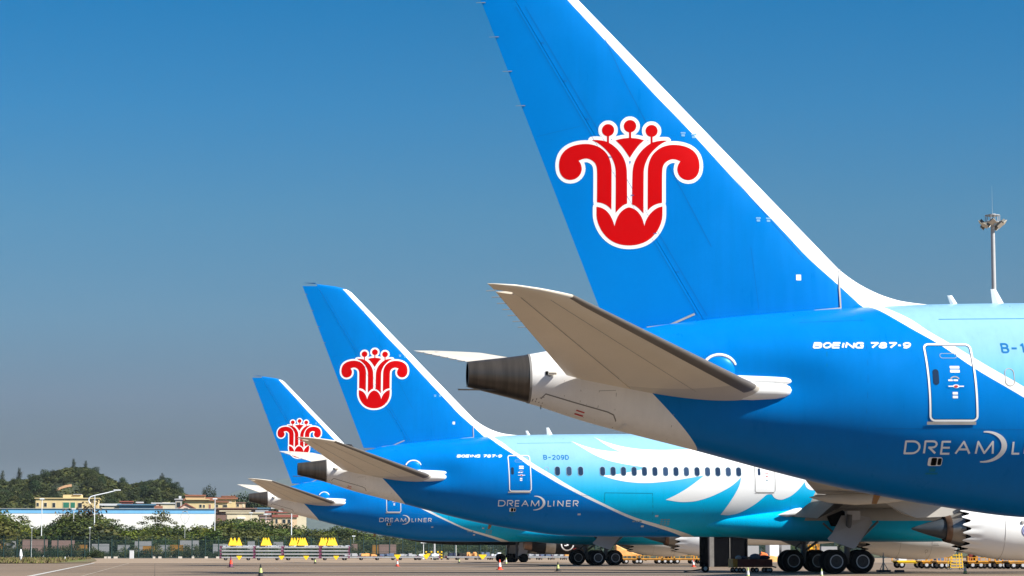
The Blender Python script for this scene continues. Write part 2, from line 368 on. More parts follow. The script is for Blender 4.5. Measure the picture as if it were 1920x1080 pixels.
def finish_livery(nt, b, c, tc):
    nz = nt.nodes.new("ShaderNodeTexNoise"); nz.inputs['Scale'].default_value = 1.1; nz.inputs['Detail'].default_value = 7; nt.links.new(tc.outputs['Object'], nz.inputs['Vector'])
    mp = nt.nodes.new("ShaderNodeMapping"); mp.inputs['Scale'].default_value = (1.6, 1, .12); nt.links.new(tc.outputs['Object'], mp.inputs[0])
    n2 = nt.nodes.new("ShaderNodeTexNoise"); n2.inputs['Scale'].default_value = 4; n2.inputs['Detail'].default_value = 5; nt.links.new(mp.outputs[0], n2.inputs['Vector'])
    ad = nt.nodes.new("ShaderNodeMath"); ad.operation = 'ADD'; nt.links.new(nz.outputs[0], ad.inputs[0]); nt.links.new(n2.outputs[0], ad.inputs[1])
    mr = nt.nodes.new("ShaderNodeMapRange"); mr.inputs[1].default_value = .7; mr.inputs[2].default_value = 1.3; mr.inputs[3].default_value = .95; mr.inputs[4].default_value = 1.04
    nt.links.new(ad.outputs[0], mr.inputs[0])
    h = nt.nodes.new("ShaderNodeHueSaturation"); nt.links.new(c, h.inputs['Color']); nt.links.new(mr.outputs[0], h.inputs['Value']); nt.links.new(h.outputs[0], b.inputs['Base Color'])
    r = nt.nodes.new("ShaderNodeMapRange"); r.inputs[1].default_value = .7; r.inputs[2].default_value = 1.3; r.inputs[3].default_value = .27; r.inputs[4].default_value = .40
    nt.links.new(ad.outputs[0], r.inputs[0]); nt.links.new(r.outputs[0], b.inputs['Roughness'])
LO = [(8.4,18.9),(8.0,19.37),(7.879,19.48),(7.35,20.06),(6.79,20.84),(6.18,21.62),(5.6,22.55),(5.05,23.5),(3.922,25.856),(3.097,27.841),(2.62,29.47),(2.362,30.362),(2.05,31.3)]
UP = [(8.4,19.25),(8.0,19.70),(7.918,19.78),(7.528,20.265),(7.209,20.596),(6.872,21.063),(6.499,21.6),(6.235,21.998),(5.66,22.955),(5.208,23.66),(4.051,25.91),(3.22,27.95),(2.823,29.42),(2.394,30.957),(2.05,32.1)]
def fuselage_material():
    m, nt, b, X, Z, tc = livery_base("fuselage_livery")
    lo = curve_of(nt, Z, LO, 2.05, 8.4, 18, 34); up = curve_of(nt, Z, UP, 2.05, 8.4, 18, 34)
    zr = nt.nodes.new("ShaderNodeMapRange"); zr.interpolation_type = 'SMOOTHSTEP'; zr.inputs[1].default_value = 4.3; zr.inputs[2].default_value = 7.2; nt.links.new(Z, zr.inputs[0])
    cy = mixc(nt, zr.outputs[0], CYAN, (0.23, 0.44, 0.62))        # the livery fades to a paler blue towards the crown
    c = mixc(nt, greater(nt, X, lo), BLUE, WHITE); c = mixc(nt, greater(nt, X, up), c, cy)
    k = nt.nodes.new("ShaderNodeMath"); k.operation = 'MULTIPLY_ADD'; k.inputs[1].default_value = -.9667; k.inputs[2].default_value = 12.926+5.743*.9667; nt.links.new(Z, k.inputs[0])
    c = mixc(nt, greater(nt, k.outputs[0], X), c, (0.82, 0.80, 0.77))
    c = root_mask(nt, X, Z, c); c = mixc(nt, greater(nt, X, 50.5), c, (0.70, 0.68, 0.65))
    tintspec(m, (.35, .75, 1), .17); finish_livery(nt, b, c, tc); return m
def root_mask(nt, X, Z, c):
    # the wing to body fairing is painted grey above the cyan belly
    k = nt.nodes.new("ShaderNodeMath"); k.operation = 'MULTIPLY_ADD'; k.inputs[1].default_value = .42; k.inputs[2].default_value = 38.25-.42*4.04; nt.links.new(Z, k.inputs[0])
    out = None
    for g in (greater(nt, X, k.outputs[0]), greater(nt, 50.5, X), greater(nt, Z, 3.07), greater(nt, 5.32, Z)):
        if out is None: out = g
        else:
            mm = nt.nodes.new("ShaderNodeMath"); mm.operation = 'MULTIPLY'; nt.links.new(out, mm.inputs[0]); nt.links.new(g, mm.inputs[1]); out = mm.outputs[0]
    return mixc(nt, out, c, (0.46, 0.44, 0.405))
def belly_material():
    m, nt, b, X, Z, tc = livery_base("belly_livery"); r = nt.nodes.new("ShaderNodeRGB"); r.outputs[0].default_value = (*CYAN, 1)
    tintspec(m, (.35, .75, 1), .17); finish_livery(nt, b, mixc(nt, greater(nt, X, 50.5), root_mask(nt, X, Z, r.outputs[0]), (0.70, 0.68, 0.65)), tc); return m
def fin_material():
    m, nt, b, X, Z, tc = livery_base("fin_livery")
    i = curve_of(nt, Z, FIN_IN, 7.9, 16.8, 10, 20)
    g = greater(nt, X, i); lowz = greater(nt, 16.62, Z)
    mm = nt.nodes.new("ShaderNodeMath"); mm.operation = 'MULTIPLY'; nt.links.new(g, mm.inputs[0]); nt.links.new(lowz, mm.inputs[1])
    c = mixc(nt, mm.outputs[0], BLUE, (0.82, 0.82, 0.82)); tintspec(m, (.35, .75, 1), .17); finish_livery(nt, b, c, tc); return m
M['fuselage'] = fuselage_material(); M['fin'] = fin_material(); M['belly'] = belly_material()

def rrect(x0, x1, z0, z1, r, n=4, slant=0.0):
    pts = []
    for cx, cz, a in ((x1-r, z1-r, 0), (x0+r, z1-r, 90), (x0+r, z0+r, 180), (x1-r, z0+r, 270)):
        for i in range(n+1):
            t = R(a+90*i/n); px, pz = cx+r*math.cos(t), cz+r*math.sin(t); pts.append((px+slant*(z1-pz), pz))
    return pts
def ring_polys(outer, inner): return [[outer[i], outer[(i+1) % len(outer)], inner[(i+1) % len(outer)], inner[i]] for i in range(len(outer))]
def ell(cx, cz, rx, rz, n=16): return [(cx+rx*math.cos(2*math.pi*i/n), cz+rz*math.sin(2*math.pi*i/n)) for i in range(n)]
XO = (-40, 0, 0)
plane = empty("passenger_airplane", (0, 0, 0), 0, None, "airplane", "parked blue airliners with a red flower emblem on the fin")
def part(name, mb, mats, smooth=True, sharp=None): return mb.build(name, mats, plane, smooth, True, sharp, XO)
def dpart(name, polys, S, off, mats, step=.3, parent=None):
    me = decal_mesh(name, polys, S, off, mats, step)
    return put(name, me, parent or plane, None if parent else XO)

# fuselage and tail cone
xs = [9.97+.25*i for i in range(84)] + [31+1.5*i for i in range(18)] + [58+.5*i for i in range(25)] + [70.3, 70.6, 70.85, 71.05, 71.1]
NR = 80
def ring(x, grow=0.0):
    t, b, w = TOP(x), BOT(x), HW(x)
    out = []
    for i in range(NR):
        z = (t+b)/2+((t-b)/2+grow)*math.cos(2*math.pi*i/NR); out.append((x, (w+grow)*math.sin(2*math.pi*i/NR)*dent(x, z), z))
    return out
fus = part("fuselage", MB().loft([ring(x) for x in xs if x <= 71.1]), M['fuselage'], sharp=60)
mb = MB(); mb.loft([ring(8.3+.1856*i, -.004) for i in range(10)], caps=False)
mb.loft([[(x, l*s, 6.05+(z-6.05)*s) for x, l, z in ring(8.3)] for s in (1.0, .86)], caps=False)
mb.loft([[(8.3+dx, l*.86, 6.05+(z-6.05)*.86) for x, l, z in ring(8.3)] for dx in (0, .9)], 1, caps=False)
mb.add([(9.2, l*.86, 6.05+(z-6.05)*.86) for x, l, z in ring(8.3)], [tuple(range(NR))], 1)
cone = part("exhaust_nozzle", mb, [M['nozzle'], M['dark']], sharp=50)
MB().loft([[(9.93, l, z) for x, l, z in ring(9.95, .006)], [(9.99, l, z) for x, l, z in ring(9.97, .006)]], caps=False).build("seam_ring", M['panel_line'], cone, True)
part("probe", MB().box(8.02, 9.4, -.28, -.262, 5.60, 5.64), M['nozzle'], False)
# wing to body fairing
def belly_ring(x, w, zb, zt=3.9):
    c = 3.0; out = []
    for i in range(48):
        t = 2*math.pi*i/48; s, k = math.sin(t), math.cos(t); e = 2/2.7
        out.append((x, w*math.copysign(abs(s)**e, s), c+((zt-c) if k > 0 else (c-zb))*math.copysign(abs(k)**e, k)))
    return out
BF = [(31.5,1.6,2.6,3.3),(33.5,2.3,2.2,3.5),(35.5,2.74,2.0,3.8),(37.5,2.96,1.89,4.1),(40,3.08,1.84,4.2),(46,3.08,1.84,4.2),(50,3.0,1.9,3.9),(53,2.6,2.1,3.5),(55,1.9,2.5,3.2)]
part("belly_fairing", MB().loft([belly_ring(*r) for r in BF]), M['belly'], sharp=60)

# fin, rudder, fillet
us = [0,.004,.012,.025,.045,.07,.11,.16,.23,.31,.40,.50,.60,.70,.80,.88,.94,.98,1]
zs = [6.9+.4*i for i in range(24)]+[16.451,16.53,16.61,16.69,16.78,16.84,16.89,16.94,16.975]
zs = sorted(set(z for z in zs if z <= 16.98))
def fin_piece(xa, xb, z):
    a, b = FIN_LE(z), FIN_TE(z); c = a-b; hi, lo = xa(z), xb(z); n = 22
    q = [hi-(hi-lo)*((i/n)**1.6 if xa is FIN_LE else i/n) for i in range(n+1)]
    th = lambda x: -fin_side(x, z)
    return [(x, -th(x), z) for x in q]+[(x, th(x), z) for x in reversed(q[1:] if xa is FIN_LE else q)]
part("vertical_fin", MB().loft([fin_piece(FIN_LE, lambda z: max(FIN_H(z)+.006, FIN_TE(z)), z) for z in zs]), M['fin'], sharp=45)
rudder = part("rudder", MB().loft([fin_piece(lambda z: FIN_H(z)-.006, FIN_TE, z) for z in zs if 7.25 < z < 16.8]), M['blue'], sharp=45)
FC = pchip([(18.2,9.45),(18.60,9.09),(19.057,8.751),(19.357,8.577),(19.659,8.432),(19.961,8.317),(20.415,8.196),(20.871,8.135),(21.4,8.09)])
rings = []
for i in range(26):
    x = 18.25+3.15*i/25; zt = FC(x); zb = TOP(x)-.14; tt = i/25; top = .10*(1-tt)+.02; base = (.26+.34*max(0, min(1, (tt-.15)/.3)))*(1-.75*max(0, tt-.45)/.55)+.02; rr = []
    for j in range(13):
        s = j/12; z = zb+(zt-zb)*s; w = top+(base-top)*(1-s)**3
        if s > .82: w *= math.sqrt(max(0, 1-((s-.82)/.18)**2))*.999+.001
        rr.append((w, z))
    rings.append([(x, -w, z) for w, z in rr]+[(x, w, z) for w, z in reversed(rr)])
part("dorsal_fillet", MB().loft(rings), M['fin'], sharp=60)
def line_on(name, lines, S, w, m, off=.006, step=.5, parent=None): return dpart(name, strokes(lines, w), S, off, m, step, parent)
line_on("rudder_seal", [[(13.22,7.365),(13.85,7.44),(14.53,7.745)]], fin_side, .055, M['seal'], .012)
line_on("rudder_seal", [[(14.80,7.54),(15.60,7.60)]], fin_side, .035, M['seal'], .012)
line_on("fin_root_seal", [[(17.85,7.86),(18.60,7.94),(18.585,8.5),(18.63,9.03)]], fin_side, .045, M['seal'], .03)
line_on("panel_seam", [[(FIN_H(z)+.17, z) for z in (7.7, 10, 12.5, 15, 16.2)], [(FIN_H(z)-.10, z) for z in (7.7, 10, 12.5, 15, 16.2)], [(11.9,16.0-.2),(12.6,14.2),(15.0,9.6)]], fin_side, .012, M['panel_line_blue'], .004)
for k in range(4):
    z = 16.3-.95*k; x = FIN_TE(z); MB().bar((x+.02, -.02, z), (x-.16, -.02, z-.01), .006).bar((x+.10, -.03, z), (x, -.026, z), .012).build("static_wick", M['panel_line'], rudder, loc=None)
for k in range(7):
    z = 15.2-1.05*k; MB().box(FIN_H(z)+.02, FIN_H(z)+.11, fin_side(FIN_H(z), z)-.016, fin_side(FIN_H(z), z)+.02, z-.010, z+.010).build("hinge_bracket", M['panel_line_blue'], rudder, loc=None)
# emblem on the fin: a white outline under red petals
def lz(p): a, b = p; return (12.744+(a-585)*.003842-(b-500)*.00002, 11.518-(b-500)*.003823+(a-585)*.0000736)
curlL = [(355,683),(355,480),(352,430),(340,400),(315,378),(285,366),(255,368),(222,382),(238,405),(246,440),(240,470),(225,495),(200,513),(165,521),(130,513),(103,490),(88,460),(82,420),(85,380),(98,340),(122,308),(155,285),(195,270),(240,262),(285,261),(325,268),(365,283),(400,308),(428,340),(446,380),(456,425),(458,470),(458,738),(440,718),(415,700),(385,688)]
stemL = [(488,762),(488,470),(484,430),(472,390),(450,345),(420,308),(385,275),(350,250),(315,235),(350,233),(390,238),(425,247),(460,268),(495,298),(525,335),(548,375),(562,420),(568,470),(570,695),(545,705),(515,730)]
mirr = lambda P, dy: [(1175-a, b+dy) for a, b in P]
tri = [(485,237),(530,225),(588,220),(645,225),(690,238),(655,270),(620,315),(588,365),(555,315),(525,275)]
cup = [(352,715),(385,722),(420,742),(448,775),(468,815),(481,858),(492,815),(510,775),(535,745),(565,727),(585,722),(610,730),(640,748),(665,778),(683,815),(694,860),(705,818),(728,778),(760,745),(790,727),(823,718),(823,800),(810,850),(785,900),(745,945),(700,975),(645,993),(588,998),(530,992),(475,972),(430,940),(392,895),(365,840),(352,790)]
balls = [ell(431,163,44,44,24), ell(589,135,45,45,24), ell(745,170,44,44,24)]
stalks = [[(424,200),(438,200),(438,270),(424,262)], [(582,175),(597,175),(597,228),(582,228)], [(738,208),(752,208),(752,275),(738,275)]]
def smooth_poly(P, it=1):
    for _ in range(it):
        Q = []
        for i in range(len(P)):
            a, b, c = Vector(P[i-1]), Vector(P[i]), Vector(P[(i+1) % len(P)])
            ang = (b-a).angle(c-b) if (b-a).length > 0 and (c-b).length > 0 else 0
            if ang < R(50): Q += [tuple(b+(a-b)*.22), tuple(b+(c-b)*.22)]
            else: Q.append(tuple(b))
        P = Q
    return P
red = [smooth_poly(p) for p in [curlL, mirr(curlL, 10), stemL, mirr(stemL, 7), tri, cup]]+balls+stalks
wp = []
for P in [curlL, mirr(curlL, 10), stemL, mirr(stemL, 7), tri, cup]+balls: wp += strokes([smooth_poly(P)+[smooth_poly(P)[0]]], 54)+[P]
emb = dpart("fin_emblem", [[lz(p) for p in P] for P in wp], fin_side, .004, M['white_print'], .35)
dpart("red_flower", [[lz(p) for p in P] for P in red], fin_side, .009, M['logo_red'], .35, emb)
for x, z in ((14.25,12.72),(14.55,12.68),(16.33,10.38),(16.62,10.38)):
    dpart("fin_placard", [rrect(x-.07, x+.07, z+.02, z+.06, .01, 2), rrect(x-.05, x+.05, z-.06, z, .01, 2)], fin_side, .005, M['fin_print'])
dpart("fin_placard", [rrect(17.36, 17.50, 8.70, 8.86, .01, 2)], fin_side, .005, M['white_print'])

def root_panel(m):
    nt = m.node_tree; b = nt.nodes["Principled BSDF"]; tc = nt.nodes.new("ShaderNodeTexCoord"); sp = nt.nodes.new("ShaderNodeSeparateXYZ"); nt.links.new(tc.outputs['Object'], sp.inputs[0])
    ab = nt.nodes.new("ShaderNodeMath"); ab.operation = 'ABSOLUTE'; nt.links.new(sp.outputs[1], ab.inputs[0])
    k = nt.nodes.new("ShaderNodeMath"); k.operation = 'MULTIPLY_ADD'; k.inputs[1].default_value = .62; k.inputs[2].default_value = 1.72-.62*12.8; nt.links.new(sp.outputs[0], k.inputs[0])
    mn = nt.nodes.new("ShaderNodeMath"); mn.operation = 'SMOOTH_MIN'; mn.inputs[1].default_value = 2.75; mn.inputs[2].default_value = .6; nt.links.new(k.outputs[0], mn.inputs[0])
    src = b.inputs['Base Color'].links[0].from_socket; mu = nt.nodes.new("ShaderNodeMix"); mu.data_type = 'RGBA'; mu.blend_type = 'MULTIPLY'; mu.inputs['Factor'].default_value = 1; mu.inputs[7].default_value = (.80, .81, .83, 1); nt.links.new(src, mu.inputs[6])
    nt.links.new(mixc(nt, greater(nt, mn.outputs[0], ab.outputs[0]), src, mu.outputs[2]), b.inputs['Base Color'])
root_panel(M['stab_white'])           # the grey sealing plate painted at the root
# horizontal stabilizers
S_LE = lin([(0.5,17.2),(2.2,15.74),(9.0,9.85),(9.3,9.43),(9.6,8.92),(9.8,8.42),(9.9,7.86)])
S_TE = lin([(0.9,10.9),(1.4,10.73),(9.6,7.83),(9.9,7.69)])
S_ZL = lin([(0.9,5.37),(2.2,5.68),(9.0,7.31),(9.6,7.41),(9.9,7.47)])
S_ZT = lin([(0.9,5.97),(1.4,6.05),(9.9,7.47)])
def stab_ring(l, u0, u1, sgn, grow=0.0, n=14):
    a, b, za, zb = S_LE(l), S_TE(l), S_ZL(l), S_ZT(l); c = a-b; T = .098*c
    q = [u0+(u1-u0)*((i/n)**1.7 if u0 == 0 else i/n) for i in range(n+1)]
    up = [(a-c*u+(grow if u == 0 else 0), sgn*l, za+(zb-za)*u+T*naca(u)*.62+grow) for u in q]; dn = [(a-c*u+(grow if u == 0 else 0), sgn*l, za+(zb-za)*u-T*naca(u)*1.3-grow) for u in q]
    return up+list(reversed(dn[1:] if u0 == 0 else dn))
def stab_open(l, u1, sgn, grow, n=12):
    a, b, za, zb = S_LE(l), S_TE(l), S_ZL(l), S_ZT(l); c = a-b; T = .098*c; q = [u1*(i/n)**1.7 for i in range(n+1)]
    return [(a-c*u+grow*(1-u/u1), sgn*l, za+(zb-za)*u+T*naca(u)*.62+grow) for u in reversed(q)]+[(a-c*u+grow*(1-u/u1), sgn*l, za+(zb-za)*u-T*naca(u)*1.3-grow) for u in q[1:]]
LS = [0.55, 0.75]+[0.97+.45*i for i in range(18)]+[9.0,9.2,9.4,9.55,9.7,9.8,9.87,9.9]
for sgn in (-1, 1):
    st = part("horizontal_stabilizer", MB().loft([stab_ring(l, 0, .69, sgn) for l in LS]), M['stab_white'], sharp=45)
    MB().loft([stab_ring(l, .695, 1, sgn) for l in LS if 0.95 <= l <= 9.35]).build("elevator", M['elevator'], st, True, sharp=45)
    MB().loft([stab_ring(l, .695, 1, sgn) for l in LS if l >= 9.4]).build("tip_fairing", M['stab_white'], st, True, sharp=45)
    MB().loft([stab_open(l, .062 if l < 8.6 else .05, sgn, .006) for l in [2.15+.4*i for i in range(17)]+[8.85, 9.0]], closed=False).build("leading_edge", M['steel'], st, True, sharp=60)
    for k in range(7):
        l = 9.3-.55*k; MB().bar((S_TE(l)+.03, sgn*l, S_ZT(l)), (S_TE(l)-.20, sgn*l, S_ZT(l)-.01), .010).build("static_wick", M['panel_line'], st)
    mb = MB()
    for u in (.30, .69):
        P = [Vector((S_LE(l)-(S_LE(l)-S_TE(l))*u, sgn*l, S_ZL(l)+(S_ZT(l)-S_ZL(l))*u-1.3*.098*(S_LE(l)-S_TE(l))*naca(u)-.004)) for l in (2.2, 5, 7.5, 9.0)]
        for a, b in zip(P, P[1:]): mb.bar(a, b, .012 if u > .4 else .007, n=4)
    mb.build("panel_seam", M['seal'], st)
def capsule(cl, half, name):
    """cl: list of (x, z, r_z, r_l); hugs the body side"""
    for sgn in (-1, 1):
        rr = []
        for x, z, rz, rl in cl:
            l0 = side(x, z)+.03; rr.append([(x, sgn*(-(l0-rl*math.cos(2*math.pi*i/20)))*1.0, z+rz*math.sin(2*math.pi*i/20)) for i in range(20)])
        part(name, MB().loft(rr), M['white'], sharp=60)
capsule([(12.4,5.78,.05,.08),(13.0,5.76,.13,.2),(14.0,5.68,.22,.32),(15.0,5.60,.27,.38),(15.8,5.56,.26,.34),(16.4,5.555,.225,.27),(16.65,5.56,.18,.2),(16.78,5.565,.11,.12),(16.83,5.57,.02,.02)], .3, "stabilizer_fairing")
capsule([(13.5,6.0,.06,.12),(14.5,5.92,.12,.2),(15.5,5.855,.125,.2),(16.4,5.82,.12,.16),(16.7,5.815,.10,.12),(16.8,5.815,.06,.07),(16.84,5.815,.015,.02)], .3, "stabilizer_seal")
for sgn in (-1, 1):
    cz = 6.12; cx = 14.93; rr = []
    for i in range(9):
        t = R(90*i/8); rr.append([(cx+.46*math.cos(t)*math.cos(2*math.pi*j/24), sgn*(-(side(cx, cz)-.15*math.sin(t))), cz+.40*math.cos(t)*math.sin(2*math.pi*j/24)) for j in range(24)])
    pf = part("pivot_fairing", MB().loft([[(x, l-sgn*.3, z) for x, l, z in rr[0]]]+rr), M['blue'], sharp=60)
    q = [(cx+.47*math.cos(R(a)), sgn*(-(side(cx, cz)-.05)), cz+.41*math.sin(R(a))) for a in range(20, 161, 10)]
    mb = MB()
    for a, b in zip(q, q[1:]): mb.bar(a, b, .04, n=8)
    mb.build("white_arc", M['white'], pf, True)

M['panel_line_navy'] = mat("door_gap_shadow_seal", (0.0, 0.03, 0.10), 0.6, spec=.1)  # thin navy outline along the door gap
# doors, windows, lettering on the side
def door(x0, x1, z0, z1, skin, frame, wx, big=True, slant=0.03):
    dm = decal_mesh("cabin_door", [rrect(x0, x1, z0, z1, .13, 4, slant)], side, .008, skin, .2)
    d = put("cabin_door", dm, plane, XO)
    o = rrect(x0-.02, x1+.02, z0-.02, z1+.02, .15, 5, slant); w = .052 if big else .032
    i_ = rrect(x0-.02+w, x1+.02-w, z0-.02+w, z1+.02-w, .10, 5, slant)
    dpart("door_frame", ring_polys(o, i_), side, .014, frame, .15, d)
    if big: dpart("door_gap", ring_polys(rrect(x0-.02+w, x1+.02-w, z0-.02+w, z1+.02-w, .10, 5, slant), rrect(x0+w-.003, x1-w+.003, z0+w-.003, z1-w+.003, .09, 5, slant)), side, .012, M['panel_line_navy'], .15, d)
    dpart("door_sill", [[(x0-.02, z0-.02), (x1+.02, z0-.02), (x1+.02, z0-.10), (x0-.02, z0-.10)]] if big else [[(x0-.02, z0-.025), (x1-.05, z0-.025), (x1-.05, z0-.055), (x0-.02, z0-.055)]], side, .022, M['seal'], .2, d)
    dpart("door_window", [rrect(wx-.08, wx+.08, 5.70, 6.12, .075, 5)], side, .014, M['glass'], .15, d)
    cx = (x0+x1)/2+.12
    h = dpart("door_handle", [ell(cx, 5.66, .27, .085, 20)], side, .012, M['blue'] if big else M['white'], .2, d)
    dpart("handle_bar", [rrect(cx-.21, cx+.21, 5.645, 5.675, .014, 2), ell(cx, 5.66, .09, .05, 10)], side, .020, M['white_print'], .2, d) if big else None
    dpart("handle_button", [ell(cx, 5.657, .055, .03, 10)], side, .028, M['placard_red'], .2, d)
    if big:
        dpart("placard", [rrect(cx-.13, cx+.13, 6.14, 6.21, .012, 2)], side, .012, M['white_print'], .2, d); dpart("placard", [rrect(cx-.13, cx+.13, 6.03, 6.11, .012, 2)], side, .012, M['white_print'], .2, d)
        dpart("placard", [rrect(cx-.20, cx-.08, 5.80, 5.845, .01, 2)], side, .012, M['white_print'], .2, d); dpart("placard", [rrect(cx-.06, cx+.06, 5.80, 5.845, .01, 2)], side, .012, M['white_print'], .2, d)
        dpart("placard", [rrect(cx-.10, cx+.04, 5.44, 5.51, .01, 2)], side, .012, M['white_print'], .2, d); dpart("placard", [rrect(cx-.10, cx+.04, 5.34, 5.41, .01, 2)], side, .012, M['white_print'], .2, d)
        dpart("placard_arc", strokes([arc(cx-.02, 5.80, .13, .12, 150, 30, 8)], .03), side, .012, M['seal'], .2, d)
        dpart("vent_outline", ring_polys(rrect(cx-.36, cx+.10, 6.42, 6.56, .065, 5), rrect(cx-.345, cx+.085, 6.435, 6.545, .055, 5)), side, .012, M['winframe'], .2, d)
    else:
        dpart("placard", [rrect(cx-.10, cx+.10, 5.80, 5.83, .01, 2)], side, .012, M['placard_red'], .2, d); dpart("placard", [rrect(cx-.06, cx+.04, 5.38, 5.46, .01, 2)], side, .012, M['winframe'], .2, d)
door(20.37, 21.63, 4.745, 6.815, M['fuselage'], M['white_print'], 20.60)
door(34.93, 36.12, 4.72, 6.79, M['white'], M['panel_line'], 35.18, False, 0.0)
WX = [23.216,23.893,24.571,25.859,26.482,27.093,27.724,28.335,28.958,29.592,30.211,30.831,31.467,32.095,32.710,33.336,33.956]+[37.6+.62*i for i in range(30)]
for x in WX:
    a = decal_mesh("cabin_window", [rrect(x-.142, x+.142, 5.655, 6.165, .135, 5)], side, .012, M['glass' if int(x*7.3) % 3 else 'glass_blind'], .3); w = put("cabin_window", a, plane, XO)
    dpart("window_frame", ring_polys(rrect(x-.165, x+.165, 5.63, 6.19, .155, 5), rrect(x-.14, x+.14, 5.657, 6.163, .133, 5)), side, .014, M['winframe'], .4, w)
dpart("window_blank", ring_polys(rrect(22.455, 22.72, 5.67, 6.16, .13, 5), rrect(22.475, 22.70, 5.69, 6.14, .11, 5)), side, .006, M['seal'], .4)
FL = [(24.206,7.707),(24.781,7.3),(25.443,6.868),(25.881,6.672),(26.325,6.509),(27.229,6.316),(28.207,6.177),(28.567,6.146),(28.197,6.026),(27.864,5.96),(27.332,5.847),(26.604,5.714),(25.803,5.653),(26.4,5.467),(26.792,5.378),(27.185,5.309),(27.578,5.265),(27.973,5.234),(28.434,5.229),(28.895,5.25),(29.887,5.351),(30.883,5.517),(31.483,5.617),(31.898,5.704),(31.543,5.423),(30.877,4.947),(30.224,4.559),(29.595,4.267),(30.243,4.16),(30.575,4.135),(30.906,4.142),(31.236,4.169),(31.563,4.228),(32.216,4.423),(32.87,4.715),(33.465,5.041),(33.867,5.367),(34.088,5.596),(34.033,5.302),(33.93,5.01),(33.674,4.524),(33.311,3.943),(32.958,3.415),(33.242,3.389),(33.51,3.383),(34.027,3.494),(34.53,3.753),(35.033,4.076),(35.477,4.465),(35.651,4.608),(35.936,4.609),(36.038,4.448),(36.161,4.356),(36.331,4.302),(36.498,4.288),(36.663,4.321),(37.082,4.497),(37.454,4.798),(37.69,5.053),(37.908,5.332),(37.93,5.193),(37.976,5.054),(38.072,4.953),(38.168,4.893),(38.288,4.856),(38.407,4.847),(38.55,4.871),(38.693,4.918),(38.836,4.974),(38.87,5.36),(62,5.36),(62,7.55),(34,7.55),(32.2,7.35),(30.514,7.209),(29.447,7.183),(28.918,7.194),(28.393,7.218),(27.937,7.262),(27.486,7.327),(26.978,7.433),(26.481,7.581),(25.999,7.765),(25.635,7.992),(25.873,7.786),(26.084,7.579),(26.613,7.242),(27.077,7.05),(26.392,7.093),(25.619,7.203),(24.93,7.402),(24.564,7.55)]
dpart("white_feather", [smooth_poly(FL, 2)], side, .006, M['white'], .3)
# DREAMLINER with its crescent, BOEING 787-9
zb, hh, x_ = 3.885, .312, lambda a: 19.823+(a-568)*(24.451-19.823)/900
for ch, a0, a1 in (('D',568,648),('R',667,735),('E',754,805),('A',828,908),('M',932,1028),('L',1122,1166),('I',1180,1200),('N',1232,1298),('E',1330,1384),('R',1408,1470)):
    dpart("side_letter", letter(ch, x_(a0)+.02, zb+(0.012 if a0 < 700 else 0), x_(a1)-x_(a0)-.04, hh, .052), side, .006, M['white_print'], .3)
cx, cz = x_(985), 4.065; n = 28; cres = [(cx+.56*math.cos(R(a)), cz+.415*math.sin(R(a))) for a in range(-100, 101, 8)]; inn = [(cx-.085+.50*math.cos(R(a)), cz+.375*math.sin(R(a))) for a in range(-92, 93, 8)]
dpart("crescent", [cres+list(reversed(inn))], side, .006, M['white_print'], .3)
tx = []; x0 = 17.44
for ch, w_ in zip("BOEING 787-9", (.19,.19,.18,.05,.20,.19,.07,.185,.185,.185,.085,.185)):
    if ch != ' ': dpart("type_letter", letter(ch, x0 if ch != 'I' else x0-.03, 6.716, w_ if ch != 'I' else .11, .132, .046, .40), side, .006, M['white_print'], .3)
    x0 += w_+.060
# small fittings
vl = put("outflow_valve", decal_mesh("outflow_valve", [rrect(20.49, 20.86, 3.575, 3.80, .05, 3, .03)], side, .02, M['white_print'], .2), plane, XO)
dpart("valve_opening", [rrect(20.575, 20.72, 3.59, 3.785, .03, 3, .02)], side, .026, M['dark'], .2, vl); dpart("valve_opening", [rrect(20.745, 20.845, 3.60, 3.775, .03, 3, .02)], side, .026, M['dark'], .2, vl)
dpart("small_print", [rrect(20.58, 20.74, 3.42, 3.52, .01, 2), rrect(20.50, 20.82, 3.345, 3.39, .01, 2)], side, .005, M['panel_line_teal'], .2)
for x, z in ((24.55,3.42),(29.15,3.33),(28.40,2.74)): dpart("service_label", [rrect(x-.09, x+.09, z-.05, z+.05, .02, 2)], side, .006, M['rim'], .2)
dpart("service_print", [[(29.42+.2*i, z), (29.57+.2*i, z), (29.57+.2*i, z+.05), (29.42+.2*i, z+.05)] for z in (2.8, 2.9, 3.0, 3.1) for i in (0, 1, 2)], side, .006, M['winframe'], .2)
dpart("service_print", [[(27.75+.2*i, 2.98), (27.9+.2*i, 2.98), (27.9+.2*i, 3.06), (27.75+.2*i, 3.06)] for i in (0, 1, 2)], side, .007, M['winframe'], .2)
line_on("cargo_door_seam", [[(25.97,4.1),(25.976,4.66),(28.80,4.64),(28.93,3.1)]], side, .025, M['panel_line_teal'], .005)
line_on("skin_seam", [[(17.2,7.45),(19.0,7.52)], [(18.9,3.6),(18.75,5.0),(18.9,7.6)], [(16.95,3.55),(16.9,4.6)], [(22.0,2.6),(21.95,4.3)], [(19.0,4.55),(25.2,4.50)]], side, .009, M['panel_line_blue'], .004)
line_on("skin_seam", [[(13.1,15.1-.6),(17.6,9.9-.6)], [(10.2,12.6),(11.4,12.9)], [(16.3,7.9),(16.1,9.6)]], fin_side, .008, M['panel_line_blue'], .004)
line_on("skin_seam", [[(17.75,6.2),(17.80,6.9)], [(21.0,7.55),(24.2,7.60)], [(31.9,3.2),(31.9,4.1)], [(37.1,3.4),(37.1,4.7)]], side, .014, M['panel_line_teal'], .005)
line_on("tail_panel_seam", [[(10.30,5.12),(10.26,5.40),(10.36,5.50),(11.12,5.27),(12.02,5.015),(12.18,4.94),(12.26,4.80),(12.24,4.62)]], side, .028, M['panel_line'], .006)
